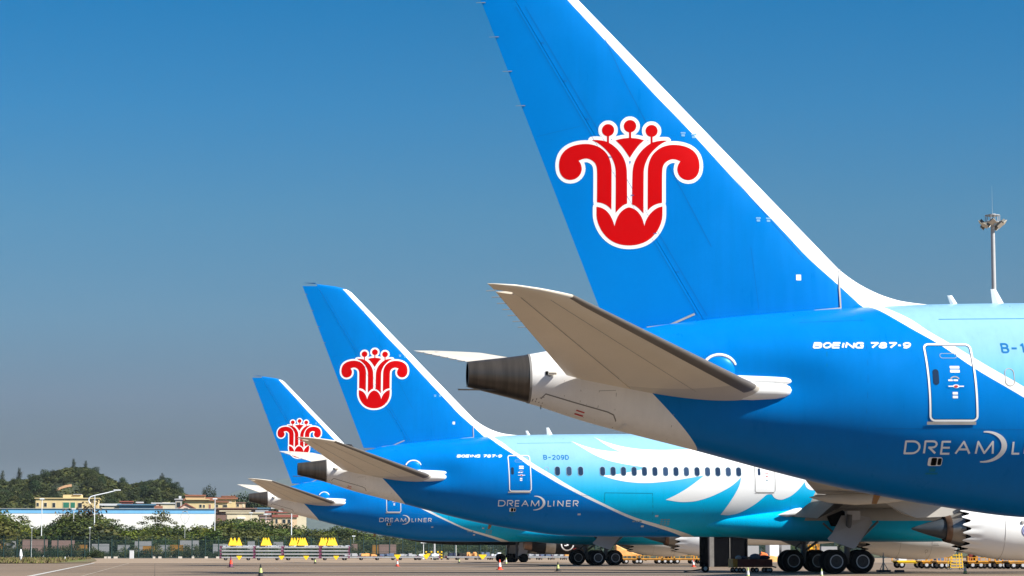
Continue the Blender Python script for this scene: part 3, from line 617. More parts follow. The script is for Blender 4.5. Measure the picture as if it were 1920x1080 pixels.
line_on("tail_panel_seam", [[(12.208,5.85),(12.20,5.06)], [(11.75,5.14),(11.75,5.57),(12.19,5.58)], [(11.27,5.28),(11.27,5.60)], [(13.75,4.95),(13.70,4.30)], [(10.85,5.43),(10.83,5.85)]]+[[(x, 5.48-.24*(x-10.4)), (x-.03, 5.14-.24*(x-10.4))] for x in (10.55, 10.75, 11.0, 11.45, 11.75)], side, .012, M['seal'], .006)
dpart("tail_placard", strokes([[(11.20,5.073),(11.42,5.005)], [(11.175,4.99),(11.405,4.92)]], .03), side, .008, M['placard_red'], .2)
dpart("white_plate", [[(12.36,4.60),(12.50,4.72),(12.58,4.70),(12.45,4.57)]], side, .03, M['white'], .2)
dv = put("drain_vent", decal_mesh("drain_vent", [[(10.34,6.10),(10.34,5.99),(10.44,5.95),(10.56,6.0),(10.56,6.09)]], side, .008, M['seal'], .2), plane, XO)
dpart("vent_opening", [[(10.34,6.10),(10.34,6.01),(10.405,6.0),(10.405,6.10)]], side, .016, M['dark'], .2, dv)
MB().bar((10.42, -.84, 6.055), (10.62, -.90, 6.045), .045, n=10).build("vent_pipe", M['stab_white'], dv, True)
line_on("tail_print", [[(10.03+.09*i, 5.32-.02*i), (10.05+.09*i, 5.38+.015*i)] for i in range(4)], side, .02, M['panel_line'], .006)
def blade(x0, x1, xt0, xt1, zt):
    zb_ = TOP(x0)-.05; return MB().loft([[(x1, 0, zb_), ((x0+x1)/2, -.035, zb_), (x0, 0, zb_), ((x0+x1)/2, .035, zb_)], [(xt1, 0, zt), ((xt0+xt1)/2, -.014, zt), (xt0, 0, zt), ((xt0+xt1)/2, .014, zt)]])
part("blade_antenna", blade(21.83, 22.06, 21.73, 21.87, 8.37), M['white'], False)
part("blade_antenna", blade(23.03, 23.39, 22.98, 23.13, 8.565), M['white'], False)
part("drain_mast", MB().loft([[(19.75, -.03, 2.85), (19.55, -.03, 2.85), (19.55, .03, 2.85), (19.75, .03, 2.85)], [(19.62, -.015, 2.58), (19.48, -.015, 2.58), (19.48, .015, 2.58), (19.62, .015, 2.58)]]), M['brown'], False)

# wings
W_LE = lin([(2.4,50.3),(6,47.9),(9.9,45.2),(15,41.8),(22,37.0),(28,33.2),(30,31.4)]); W_TE = lin([(2.4,37.0),(9.9,36.8),(15,34.9),(22,32.4),(28,30.6),(30,30.0)])
W_Z = lin([(2.4,4.22),(6,4.36),(9.9,4.55),(15,5.0),(22,5.6),(28,6.15),(30,6.35)])
def wing_ring(l, u0, u1, sgn, n=16, drop=0.0):
    a, b, z0 = W_LE(l), W_TE(l), W_Z(l); c = a-b; T = c*(.115-.0012*l)
    q = [u0+(u1-u0)*((i/n)**1.7 if u0 == 0 else i/n) for i in range(n+1)]
    zc = lambda u: z0-.012*c*max(0, u-.55)/.45-drop*max(0, u-.8)/.2
    up = [(a-c*u, sgn*l, zc(u)+T*naca(u)*.55) for u in q]; dn = [(a-c*u, sgn*l, zc(u)-T*naca(u)*.62) for u in q]
    return up+list(reversed(dn[1:] if u0 == 0 else dn))
WL = [2.4,4,6,8,8.7,8.8,9.9,10.0,12,15,18,22,25,28,29.3,29.8,30]
for sgn in (-1, 1):
    wg = part("wing", MB().loft([wing_ring(l, 0, (.872 if l < 8.75 else .855) if l < 10 else .80, sgn) for l in WL]), M['grey_paint'], sharp=45)
    fl = []
    for l in (2.97, 5, 7, 8.7):
        t = (l-2.97)/5.73; xh, zh, xt, zt = 38.55+.05*t, 4.10-.05*t, 37.10, 3.30-.18*t; dx, dz = xt-xh, zt-zh; rr = []
        for u, h_ in ((0, .0), (.03, .13), (.2, .20), (.5, .14), (.8, .06), (1, .012), (1, -.012), (.8, -.05), (.5, -.10), (.2, -.15), (.03, -.11)):
            rr.append((xh+dx*u-dz*h_*.55*-1*0+(-dz)*h_*-.6, sgn*l, zh+dz*u+(-dx)*h_*.6))
        fl.append(rr)
    MB().loft(fl).build("inboard_flap", M['flap_dark'], wg, True, sharp=45)
    MB().loft([wing_ring(l, .86, 1, sgn) for l in (8.85, 9.4, 9.9)]).build("flaperon", M['grey_paint'], wg, True, sharp=45)
    MB().loft([wing_ring(l, .805, 1, sgn) for l in (10.1, 12, 15, 18, 20)]).build("outboard_flap", M['grey_paint'], wg, True, sharp=45)
    MB().loft([wing_ring(l, .805, 1, sgn) for l in (20.2, 24, 28)]).build("aileron", M['grey_paint'], wg, True, sharp=45)
    MB().loft([wing_ring(l, 0, .02, sgn) for l in (3.2, 6, 9.0)]).build("slat", M['grey_paint'], wg, True) if False else None
    for l, xt, zt in ((12.0, 35.75, 4.22), (17.6, 34.2, 5.05)):
        Lc = 5.8
        MB().loft([[(xt+Lc*t, sgn*(l+.26*w*math.cos(2*math.pi*j/14)), zt+.02-.10*math.sin(math.pi*min(t*1.2, 1))+.34*w*math.sin(2*math.pi*j/14)) for j in range(14)] for t, w in ((0,.03),(.06,.3),(.2,.75),(.45,1),(.75,.9),(.93,.5),(1,.03))]).build("flap_fairing", M['grey_paint'], wg, True, sharp=60)
    MB().loft([[(36.25+1.5*t, sgn*(2.93+.20*w*math.cos(2*math.pi*j/14)), 3.40+.34*t*t+.16*w*math.sin(2*math.pi*j/14)*(1+t*.6)) for j in range(14)] for t, w in ((0,.03),(.12,.4),(.35,.85),(.65,1),(.9,.6),(1,.05))]).build("flap_end_fairing", M['white'], wg, True, sharp=60)
    MB().prism([(39.15,sgn*3.10,3.30),(40.1,sgn*3.10,3.68),(40.6,sgn*3.10,3.4),(39.75,sgn*3.10,2.72),(39.4,sgn*3.10,2.75)], (0, sgn*.02, 0)).build("wheel_well", M['dark'], wg)
# engines
EZ = 2.54; EX = 48.36; EZ2 = 2.42
def engine():
    mb = MB(); n = 18*8
    def rr(x, r, tooth=0.0): return [(x-tooth*(.5+.5*math.cos(18*2*math.pi*i/n))**1.2, r*math.sin(2*math.pi*i/n), EZ+r*math.cos(2*math.pi*i/n)) for i in range(n)]
    mb.loft([rr(45.25,1.30,.50), rr(45.6,1.42), rr(46.0,1.52), rr(46.8,1.67), rr(47.6,1.745), rr(48.6,1.78), rr(49.6,1.76), rr(50.3,1.69), rr(50.75,1.60), rr(50.95,1.52), rr(51.0,1.46), rr(50.92,1.40), rr(50.5,1.36), rr(49.3,1.40)], caps=False)
    mb.loft([rr(45.27,1.275,.49), rr(45.6,1.36), rr(46.6,1.38)], 1, caps=False)
    mb.add(rr(49.3, 1.40), [tuple(range(n))], 1); mb.add(rr(46.6, 1.38), [tuple(range(n))], 1)
    e = mb.build("engine", [M['white'], M['dark']], plane, True, sharp=50, loc=(-40, -9.9, 0))
    MB().lathe([(46.6,1.12),(45.4,1.08),(44.9,.98),(44.36,.80)], o=(0, 0, EZ), n=48, caps=False).build("core_cowl", M['core'], e, True)
    MB().lathe([(46.5,1.20),(45.5,1.18),(45.06,1.16),(45.04,1.08)], o=(0, 0, EZ), n=48, caps=False).build("fan_duct_liner", M['dark'], e, True)  # black sleeve added to put shade between the nozzle teeth
    MB().lathe([(44.36,.815),(44.08,.74),(44.05,.70),(44.3,.66)], o=(0, 0, EZ), n=48, caps=False).build("nozzle_ring", M['core_dark'], e, True, sharp=50)
    MB().lathe([(44.3,.60),(44.0,.585),(43.2,.37),(42.6,.18),(42.24,.06),(42.18,.02)], o=(0, 0, EZ), n=40).build("exhaust_cone", M['cone'], e, True)
    mb = MB()
    for x, r in ((47.1,1.705),(49.15,1.775)):
        P = [(x, -(r+.003)*math.sin(R(a)), EZ+(r+.003)*math.cos(R(a))) for a in range(0, 360, 6)]
        for a, b in zip(P, P[1:]+P[:1]): mb.bar(a, b, .007, n=4)
    mb.build("cowl_seam", M['seal'], e)
    nac = lambda x, z: -math.sqrt(max(.01, (1.76)**2-(z-EZ)**2))
    MB().box(48.0, 48.14, -1.80, -1.70, 2.82, 2.96).build("access_plate", M['seal'], e)
    em = put("cowl_emblem", decal_mesh("cowl_emblem", [ell(EX, EZ2, .36, .36, 32)], nac, .014, M['navy_print'], .15), e)
    dpart("emblem_script", ring_polys(ell(EX, EZ2, .31, .31, 32), ell(EX, EZ2, .28, .28, 32))+strokes([arc(EX-.09,EZ2+.05,.09,.11,20,330,12)+[(EX-.10,EZ2-.04)], [(EX+.06,EZ2+.17),(EX-.05,EZ2-.11)], arc(EX+.10,EZ2+.03,.08,.11,40,330,12)], .035), nac, .019, M['white_print'], .15, em)
    dpart("small_print", strokes([[(49.2,1.75),(49.55,1.75)], [(49.2,1.66),(49.6,1.66)]], .03), nac, .03, M['seal'], .2, e)
    line_on("latch_mark", [arc(48.85, 1.30, .09, .09, 0, 360, 12), [(48.85,1.21),(48.83,1.10)]], nac, .02, M['seal'], .03, .3, e)
    return e
M['navy_print'] = mat("navy_print", (0.015, 0.05, 0.28), 0.4)
eng = engine(); e2 = copy_tree(eng, plane); e2.location = (-40, 9.9, 0)
PY = [(40.7,3.95),(41.6,3.42),(42.4,3.14),(44.1,3.22),(45.3,3.50),(48.5,4.25),(49.4,4.35),(48.6,4.55),(46,4.6),(42,4.5)]
for sgn in (-1, 1): part("engine_pylon", MB().loft([[(x, sgn*9.9+w*(0.25 if i in (0, 6) else 1), z) for i, (x, z) in enumerate(PY)] for w in (-.28, .28)]), M['grey_paint'], False)
# landing gear
def main_gear(l0, sgn):
    mb = MB(); mb.bar((39.78, l0, .62), (40.0, l0-sgn*-.05, 3.4), .17, n=14).bar((39.0, l0, .64), (40.56, l0, .64), .10, n=10)
    for x in (39.0, 40.56): mb.bar((x, l0-.75, .68), (x, l0+.75, .68), .07, n=10)
    mb.bar((39.9, l0, 1.3), (42.0, l0-sgn*1.0, 3.0), .08).bar((39.9, l0, 1.6), (38.6, l0-sgn*.6, 2.9), .06).bar((39.8, l0, .9), (39.3, l0, 1.5), .05).bar((39.3, l0, 1.5), (39.9, l0, 2.0), .05)
    g = mb.build("main_gear", M['strut'], plane, True, loc=XO)
    for x in (39.0, 40.56):
        for dl in (-.55, .55):
            w = MB(); w.lathe([(-.235,.40),(-.25,.50),(-.23,.61),(-.16,.675),(-.05,.69),(.05,.69),(.16,.675),(.23,.61),(.25,.50),(.235,.40)], 'y', (x, l0+dl, .69), 40, 0)
            w.lathe([(-.242,.335),(-.255,.36),(-.240,.395)], 'y', (x, l0+dl, .69), 40, 1, False); w.lathe([(.242,.335),(.255,.36),(.240,.395)], 'y', (x, l0+dl, .69), 40, 1, False)
            w.lathe([(-.27,.02),(-.27,.10),(-.238,.12),(-.238,.335)], 'y', (x, l0+dl, .69), 24, 2, False)
            w.build("wheel", [M['tyre'], M['rim'], M['hub']], g, True)
main_gear(-4.9, -1); main_gear(4.9, 1)
GD = [(39.69,3.34,-4.4),(38.88,2.31,-5.3),(38.54,2.0,-5.5),(38.6,1.9,-5.56),(39.94,1.42,-5.9),(40.05,1.44,-5.9),(41.36,2.9,-5.0),(41.33,3.21,-4.7),(40.65,3.37,-4.5)]
for sgn in (-1, 1):
    d = part("gear_door", MB().prism([(x, -sgn*l*1.0, z) for x, z, l in GD], (0, -sgn*.06, .02)), M['door_grey'], False)
    MB().box(39.95, 40.72, min(-sgn*4.15, -sgn*4.72), max(-sgn*4.15, -sgn*4.72), 2.72, 3.62).build("door_panel", M['door_grey'], d)
mb = MB().bar((65.55, 0, .5), (65.7, 0, 2.9), .11, n=12).bar((65.55, -.45, .5), (65.55, .45, .5), .06)
g = mb.build("nose_gear", M['strut'], plane, True, loc=XO)
for dl in (-.32, .32):
    MB().lathe([(-.16,.28),(-.17,.42),(-.08,.5),(.08,.5),(.17,.42),(.16,.28)], 'y', (65.55, dl, .5), 32, 0).build("wheel", M['tyre'], g, True)

# the three aircraft, nose to the right, one behind the other
def place(o, X, d, psi): o.location = (X+40*math.cos(psi), d+40*math.sin(psi), 0); o.rotation_euler = (0, 0, psi)
p2 = copy_tree(plane); p3 = copy_tree(plane)
place(plane, 0, 67.411, R(-.875)); place(p2, -.144, 146.868, R(.0445)); place(p3, -.075, 225.963, R(.829))
plane["label"] = "nearest and largest blue airliner, its huge tail filling the right half"
p2["label"] = "middle airliner of the three, showing cabin windows and white feather pattern, registered B-209D"
p3["label"] = "farthest and smallest of the three blue airliners, partly behind the middle one"
def reg(root, text, x, w):
    for i, ch in enumerate(text): put("registration_letter", decal_mesh("registration_letter", letter(ch, x+i*w, 6.60, w*.68, .235, .05), side, .006, M['regblue'], .3), root, XO)
reg(plane, "B-1", 22.49, .252); reg(p2, "B-209D", 22.46, .255)
# ------------------------------------------------------------------ the apron, verge and land behind
def sheet(name, poly, z, m, kind='structure'):
    me = bpy.data.meshes.new(name); me.from_pydata([(x, y, z) for x, y in poly], [], [tuple(range(len(poly)))]); me.materials.append(m)
    o = put(name, me); o["kind"] = kind; return o
def apron_material():
    m = mat("apron_concrete", (0.40, 0.335, 0.265), 0.75, var=0.0); nt = m.node_tree; b = nt.nodes["Principled BSDF"]
    tc = nt.nodes.new("ShaderNodeTexCoord"); src = tc.outputs['Object']
    def noise_(s, d, sc=None):
        n = nt.nodes.new("ShaderNodeTexNoise"); n.inputs['Scale'].default_value = s; n.inputs['Detail'].default_value = d
        if sc:
            mp = nt.nodes.new("ShaderNodeMapping"); mp.inputs['Scale'].default_value = sc; nt.links.new(src, mp.inputs[0]); nt.links.new(mp.outputs[0], n.inputs['Vector'])
        else: nt.links.new(src, n.inputs['Vector'])
        return n.outputs[0]
    a = noise_(.05, 8); c = noise_(.35, 6, (.12, 1, 1)); g = noise_(3, 8)
    s = nt.nodes.new("ShaderNodeMath"); s.operation = 'ADD'; nt.links.new(a, s.inputs[0]); nt.links.new(c, s.inputs[1])
    s2 = nt.nodes.new("ShaderNodeMath"); s2.operation = 'ADD'; nt.links.new(s.outputs[0], s2.inputs[0]); nt.links.new(g, s2.inputs[1])
    mr = nt.nodes.new("ShaderNodeMapRange"); mr.inputs[1].default_value = 1.1; mr.inputs[2].default_value = 1.9; mr.inputs[3].default_value = .70; mr.inputs[4].default_value = 1.22; nt.links.new(s2.outputs[0], mr.inputs[0])
    br = nt.nodes.new("ShaderNodeTexBrick"); br.offset = 0; br.inputs['Color1'].default_value = (1, 1, 1, 1); br.inputs['Color2'].default_value = (.92, .91, .90, 1); br.inputs['Mortar'].default_value = (.45, .44, .43, 1)
    br.inputs['Scale'].default_value = 1; br.inputs['Mortar Size'].default_value = .02; br.inputs['Brick Width'].default_value = 6; br.inputs['Row Height'].default_value = 6; nt.links.new(src, br.inputs['Vector'])
    mx = nt.nodes.new("ShaderNodeMix"); mx.data_type = 'RGBA'; mx.blend_type = 'MULTIPLY'; mx.inputs['Factor'].default_value = 1; mx.inputs[6].default_value = (0.200, 0.142, 0.092, 1); nt.links.new(br.outputs['Color'], mx.inputs[7])
    h = nt.nodes.new("ShaderNodeHueSaturation"); nt.links.new(mx.outputs[2], h.inputs['Color']); nt.links.new(mr.outputs[0], h.inputs['Value']); nt.links.new(h.outputs[0], b.inputs['Base Color'])
    return m
M['apron'] = apron_material()
M['land'] = mat("land_soil", (0.10, 0.105, 0.045), 0.95, var=0.3, scale=.05)
M['verge'] = mat("verge_dry_grass", (0.135, 0.105, 0.045), 0.95, var=0.45, scale=.22, bump=.6)
M['grassy'] = mat("verge_green_grass", (0.12, 0.13, 0.025), 0.95, var=0.4, scale=.4)
M['road'] = mat("asphalt", (0.055, 0.055, 0.06), 0.9, var=0.2, scale=.3)
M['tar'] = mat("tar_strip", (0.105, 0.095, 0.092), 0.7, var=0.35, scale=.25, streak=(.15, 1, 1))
M['pad'] = mat("pale_pad_concrete", (0.275, 0.20, 0.135), 0.85, var=0.12, scale=.15)
M['line'] = mat("road_marking_white", (0.46, 0.44, 0.41), 0.7, var=0.2, scale=.6)
sheet("land", [(-7500, -300), (9500, -300), (9500, 13800), (-7500, 13800)], -.06, M['land'])
sheet("apron", [(-600, -150), (900, -150), (900, 452), (-600, 452)], 0, M['apron'])
M["old_apron"] = mat("older_apron_concrete", (0.152, 0.110, 0.074), .8, var=.25, scale=.15)
sheet("older_apron", [(-500, -140), (700, -140), (700, 124), (-500, 124)], .006, M["old_apron"])  # unseen darker ground added to weaken bounce light on the nearest belly
sheet("road", [(-700, 462), (900, 462), (900, 505), (-700, 505)], 0, M['road'])
sheet("pad", [(gx(176, 268), 268), (900, 268), (900, 446), (gx(150, 446), 446)], .006, M['pad'])
# grass verge left of the pad
ve = [(gx(-400, 262), 262), (gx(20, 264), 264), (gx(110, 268), 268), (gx(165, 276), 276), (gx(182, 330), 330), (gx(176, 452), 452), (gx(-400, 452), 452)]
sheet("verge", ve, .05, M['verge'])
sheet("verge_green_patch", [(gx(95, 300), 300), (gx(140, 296), 296), (gx(165, 340), 340), (gx(140, 430), 430), (gx(95, 430), 430)], .056, M['grassy'])
mb = MB(); rnd = random.Random(3)
for i in range(5200):
    Y = 264+180*rnd.random()**1.3; u = -60+240*rnd.random(); 
    if u > 105+ (Y-264)*.5 or (u > 172): continue
    x = gx(u, Y); h = .12+.28*rnd.random()**2; a = rnd.random()*3.14; w = .05+.12*rnd.random(); c, s = math.cos(a)*w, math.sin(a)*w
    mb.add([(x-c, Y-s, .05), (x+c, Y+s, .05), (x+rnd.uniform(-.08, .08), Y+rnd.uniform(-.08, .08), .05+h)], [(0, 1, 2)], 0 if rnd.random() < .7 else 1)
o = mb.build("verge_grass", [M['verge'], M['grassy']], fix=False); o["kind"] = "stuff"; tag(o, "short dry grass tufts on the verge left of the apron", "grass")
# markings and long dark strips on the apron
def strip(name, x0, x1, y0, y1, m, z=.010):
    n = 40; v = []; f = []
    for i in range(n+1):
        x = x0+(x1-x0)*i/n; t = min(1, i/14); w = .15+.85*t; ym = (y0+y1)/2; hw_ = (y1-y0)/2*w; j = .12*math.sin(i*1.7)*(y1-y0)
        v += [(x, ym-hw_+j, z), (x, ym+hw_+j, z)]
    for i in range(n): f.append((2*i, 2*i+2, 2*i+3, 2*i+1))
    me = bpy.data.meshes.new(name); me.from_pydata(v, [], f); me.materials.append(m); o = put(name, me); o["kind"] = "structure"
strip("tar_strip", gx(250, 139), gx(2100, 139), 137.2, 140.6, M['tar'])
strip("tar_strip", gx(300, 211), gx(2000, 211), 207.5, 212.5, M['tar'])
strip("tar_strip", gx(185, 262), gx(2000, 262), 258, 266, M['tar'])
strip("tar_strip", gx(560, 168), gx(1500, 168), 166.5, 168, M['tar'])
sheet("road_marking", [(gx(44, 128), 128), (gx(56, 128), 128), (gx(180, 277), 277), (gx(176, 277), 277)], .014, M['line'])
sheet("road_marking", [(gx(148, 128), 128), (gx(153, 128), 128), (gx(243, 268), 268), (gx(240.5, 268), 268)], .014, mat("faded_marking", (0.30, 0.245, 0.19), .8, var=.2))
# hill and distant ridge
HP = pchip([(-900,985),(-500,935),(-200,905),(-60,893),(0,897),(50,893),(72,885),(130,872),(150,870),(180,880),(205,890),(235,902),(265,897),(300,893),(320,903),(345,917),(365,925),(420,945),(480,985),(560,1030)])
def hill_z(u, Y):
    r = max(0, (1033-HP(u))/FPX*1180-4.4); t = (Y-880)/300
    if t < 0: return 0
    return r*(math.sin(min(t, 1)*math.pi/2)**1.2) if t <= 1 else r*max(0, 1-(t-1)*.55)
us_ = [-900+20*i for i in range(74)]; ys_ = [880+25*i for i in range(34)]
v = []; f = []
for Y in ys_:
    for u in us_: v.append((gx(u, Y), Y, hill_z(u, Y)+(.9*noise.noise((gx(u, Y)*.03, Y*.03, 0)) if hill_z(u, Y) > 2 else -.3)))
for i in range(len(ys_)-1):
    for j in range(len(us_)-1): a = i*len(us_)+j; f.append((a, a+1, a+1+len(us_), a+len(us_)))
me = bpy.data.meshes.new("hill"); me.from_pydata(v, [], f); me.materials.append(mat("hill_undergrowth", (0.040, 0.052, 0.018), 0.95, var=.5, scale=.12, bump=.8)); me.polygons.foreach_set("use_smooth", [True]*len(f)); put("hill", me)["kind"] = "structure"
RP = pchip([(-1200,1000),(100,1000),(300,965),(400,938),(423,928),(455,917),(500,905),(540,896),(600,890),(680,897),(760,905),(900,900),(1100,915),(1400,905),(1800,930),(2600,990)])
v = []; f = []; U2 = [-1200+38*i for i in range(101)]
for k, (Y, s) in enumerate(((10300, 0), (11000, .55), (12000, 1), (12800, .6), (13400, 0))):
    for u in U2: v.append((gx(u, Y), Y, max(-2, (1033-RP(u))/FPX*12000*s*(1+.05*noise.noise((u*.02, k*3.1, 1)))-2*(s == 0))))
for i in range(4):
    for j in range(len(U2)-1): a = i*len(U2)+j; f.append((a, a+1, a+1+len(U2), a+len(U2)))
me = bpy.data.meshes.new("ridge"); me.from_pydata(v, [], f); me.materials.append(mat("ridge_forest", (0.035, 0.050, 0.028), 0.95, var=.4, scale=.01)); me.polygons.foreach_set("use_smooth", [True]*len(f)); put("distant_hills", me)["kind"] = "structure"
me = bpy.data.meshes.new("soil_path"); pp = []
for k in range(9):
    u = 101+4.2*k; vv = 921-11*math.sin(k/8*1.5)
    for dv in (-2.2, 2.4):
        lo_, hi_ = 890, 1180
        for _ in range(30):
            mid = (lo_+hi_)/2
            if pix(u, mid, vv+dv).z > hill_z(u, mid)+.6: lo_ = mid
            else: hi_ = mid
        pp.append(pix(u, lo_, vv+dv))
me.from_pydata([tuple(p) for p in pp], [], [(2*k, 2*k+2, 2*k+3, 2*k+1) for k in range(8)]); me.materials.append(mat("bare_soil", (0.42, 0.24, 0.12), .95, var=.2)); put("soil_path", me)["kind"] = "structure"
PATHY = sum(p.y for p in pp)/len(pp)

# ------------------------------------------------------------------ trees: tapered trunk with limbs, crown of leaf clumps
def crown_mesh(name, blobs, n, size, m, seed, flat=.0):
    r_ = random.Random(seed); mb = MB(); tot = sum(b[3]**2 for b in blobs)
    for (cx, cy, cz, rad, sq) in blobs:
        k = int(n*rad**2/tot)
        for _ in range(k):
            d = Vector((r_.gauss(0, 1), r_.gauss(0, 1), r_.gauss(0, 1))).normalized(); q = rad*(r_.random()**.45)*(1+.25*noise.noise(d*2.3+Vector((cx, cy, seed))))
            c = Vector((cx+d.x*q, cy+d.y*q, cz+d.z*q*sq)); s = size*r_.uniform(.55, 1.3)
            nrm = (d*.7+Vector((r_.gauss(0, .6), r_.gauss(0, .6), r_.gauss(.3, .6)))).normalized(); t = nrm.orthogonal().normalized(); w = nrm.cross(t); a = r_.random()*6.28
            e1 = t*math.cos(a)+w*math.sin(a); e2 = nrm.cross(e1)
            mb.add([c-e1*s, c-e2*s*.62+nrm*s*.12, c+e1*s, c+e2*s*.62-nrm*s*.1], [(0, 1, 2, 3)])
    return mb.mesh(name, m, fix=False)
def trunk_mesh(h, r, limbs, seed):
    r_ = random.Random(seed); mb = MB(); mb.bar((0, 0, -.4), (0, 0, h*.45), r, n=7, r2=r*.75).bar((0, 0, h*.45), (.1*r_.uniform(-1, 1), .1, h*.8), r*.75, n=6, r2=r*.3)
    for k in range(limbs):
        a = 6.28*k/limbs+r_.random(); z = h*r_.uniform(.3, .6); L = h*r_.uniform(.22, .34); mb.bar((0, 0, z), (L*math.cos(a), L*math.sin(a), z+L*.8), r*.4, n=5, r2=r*.12)
    return mb.mesh("trunk", M['bark'])
def zone(u, Z):
    for lim, txt in Z:
        if u < lim: return txt
    return Z[-1][1]
TREES = {}
M['leaf_hill'] = leaf_mat('leaf_hill_green', (0.038, 0.052, 0.013), .3); M['leaf_hill2'] = leaf_mat('leaf_hill_olive', (0.062, 0.070, 0.016), .3)
def proto(key, h, blobs, n, size, m, seed, r=.16, limbs=5): TREES[key] = (trunk_mesh(h, r, limbs, seed), crown_mesh("crown", blobs, n, size, m, seed))
B1 = [(0,0,4.2,2.0,.9),(1.4,.4,3.6,1.5,.85),(-1.4,-.3,3.7,1.5,.85),(.2,1.3,3.8,1.4,.9),(-.2,-1.3,3.6,1.4,.9),(.5,0,5.3,1.3,.8),(-1.9,.3,2.5,1.1,.8),(1.9,-.4,2.5,1.1,.8),(0,-1.6,2.3,1.2,.8)]
proto('broad', 5, B1, 1700, .185, M['leaf_mid'], 1); proto('broad2', 5, [(x*1.1, y, z*.95, r, s) for x, y, z, r, s in B1[::-1]], 1600, .19, M['leaf_olive'], 2); proto('broad3', 5, B1, 1700, .185, M['leaf_yellow'], 8)
proto('round', 6, [(0,0,5,2.4,1),(1,.5,6.2,1.6,.9),(-1.2,0,5.9,1.5,.9),(.3,-1,4,1.8,.9),(-.8,.9,3.9,1.6,.8),(1.6,-.2,4.2,1.4,.8)], 1700, .20, M['leaf_dark'], 3)
proto('umbrella', 7, [(0,0,6.6,1.5,.32),(1.5,.2,6.1,1.1,.3),(-1.6,0,5.8,1.2,.3),(.6,.8,5.0,.9,.35),(-.9,-.5,4.6,.9,.35),(1.3,-.6,4.4,.8,.3)], 380, .165, M['leaf_olive'], 4, .09, 6)
proto('tall', 12, [(0,0,10.6,1.0,1.4),(.7,.2,9,1.3,1.3),(-.7,-.2,8.4,1.4,1.2),(.2,.4,7,1.6,1.1),(-.4,-.4,5.6,1.6,1),(.8,0,5.8,1.2,1)], 1300, .20, M['leaf_grey'], 5, .2, 6)
proto('dense', 4, [(0,0,3.4,2.4,.8),(1.5,0,3,1.9,.75),(-1.6,.2,3.1,1.9,.75),(.2,-1,2.6,1.9,.8),(0,1.2,4.2,1.6,.7),(-.6,-.2,4.6,1.3,.8),(1.0,-.3,4.4,1.2,.8)], 1300, .235, M['leaf_hill'], 6); proto('dense2', 4, [(0,0,3.2,2.5,.8),(1.4,0,3.6,1.8,.8),(-1.6,.2,2.8,1.8,.75),(.3,-1.1,2.4,1.9,.8),(-.4,0,4.4,1.5,.75)], 1300, .235, M['leaf_hill2'], 7)
proto('bush', 1.5, [(0,0,1.0,1.2,.8),(.9,.2,.8,.9,.8),(-.9,0,.8,.9,.8),(.2,-.4,1.5,.8,.8)], 750, .125, M['leaf_dark'], 9, .05, 4)
proto('shrub', 2.2, [(0,0,1.7,1.3,.9),(1.1,.3,1.4,1.0,.9),(-1.1,0,1.5,1.0,.9),(.1,-.6,1.0,1.2,.8),(.3,.2,2.4,.8,.9)], 800, .15, M['leaf_olive'], 10, .06, 4); proto('brown', 6, [(0,0,5,2.0,1.1),(1,.2,3.8,1.6,1),(-1,0,4.2,1.6,1),(0,-.8,3,1.8,.9)], 620, .27, mat("leaf_brown", (.06, .045, .022), .8, var=.4, rnd=.2), 11)
def tree(name, key, x, y, z, s, label, cat="tree", group=None, sz=None):
    t = empty(name, (x, y, z), random.random()*6.28, label, cat, group); t.scale = (s, s, sz or s)
    put("trunk", TREES[key][0], t); put("crown", TREES[key][1], t); return t
rnd = random.Random(21)
GH = "trees of the wood covering the hill"
n_hill = 0
while n_hill < 300:
    Y = 895+rnd.random()**.7*292; u = -70+rnd.random()*480
    z = hill_z(u, Y)
    if z < .6 and Y > 930: continue
    p = pix(u, Y, 900); x = gx(u, Y)
    v_ = 1033-(z-EYE)/Y*FPX
    if 90 < u < 146 and 905 < v_ < 943 and Y < PATHY+8: continue
    k = rnd.choice(['dense', 'dense', 'dense2', 'dense2', 'round', 'dense']); s = rnd.uniform(.62, 1.12) if Y < 1110 else rnd.uniform(.55, .78)
    tree("forest_tree", k, x, Y, z-.5, s, ("dark" if "dense2" != k else "olive")+" green hill tree "+zone(u, ((0, "at the photo's left edge"), (35, "at its left end"), (65, "left of the yellow building"), (95, "above the yellow building's left half"), (120, "below the summit"), (150, "above the yellow building's block"), (200, "right of the summit"), (225, "right of the curved lamp"), (255, "above the red roof"), (285, "left of the last knoll"), (320, "on the last knoll"), (9999, "at its low right end")))+(", high up" if v_ < 920 else ", low down"), "tree", GH); n_hill += 1
# undergrowth of the hill: nobody could count it
mb = MB(); r3 = random.Random(77); cnt = 0
while cnt < 17000:
    Y = 893+300*r3.random(); u = -90+520*r3.random(); z = hill_z(u, Y)
    if z < .8 and Y > 925: continue
    v_ = 1033-(z-EYE)/Y*FPX
    if 97 < u < 138 and abs(v_-(921-11*math.sin(max(0, min(1, (u-101)/34))*1.5))) < 3.5: continue
    x = gx(u, Y); near_ = 88 < u < 148 and 903 < v_ < 945 and Y < PATHY+10; h = r3.uniform(.1, .5) if near_ else r3.uniform(.5, 3.0); s = r3.uniform(.4, .8) if near_ else r3.uniform(.6, 1.4); a = r3.random()*6.28; c_, s_ = math.cos(a)*s, math.sin(a)*s; t_ = r3.uniform(-.5, .5)
    mb.add([(x-c_, Y-s_, z+h-.3*s), (x+s_*.6, Y-c_*.6, z+h+t_), (x+c_, Y+s_, z+h+.4*s), (x-s_*.6, Y+c_*.6, z+h-t_)], [(0, 1, 2, 3)], r3.choice([0, 0, 1])); cnt += 1
o = mb.build("hill_scrub", [M['leaf_hill'], M['leaf_hill2']], fix=False); tag(o, "low dark scrub covering the wooded hill between its trees", "undergrowth", None, "stuff")
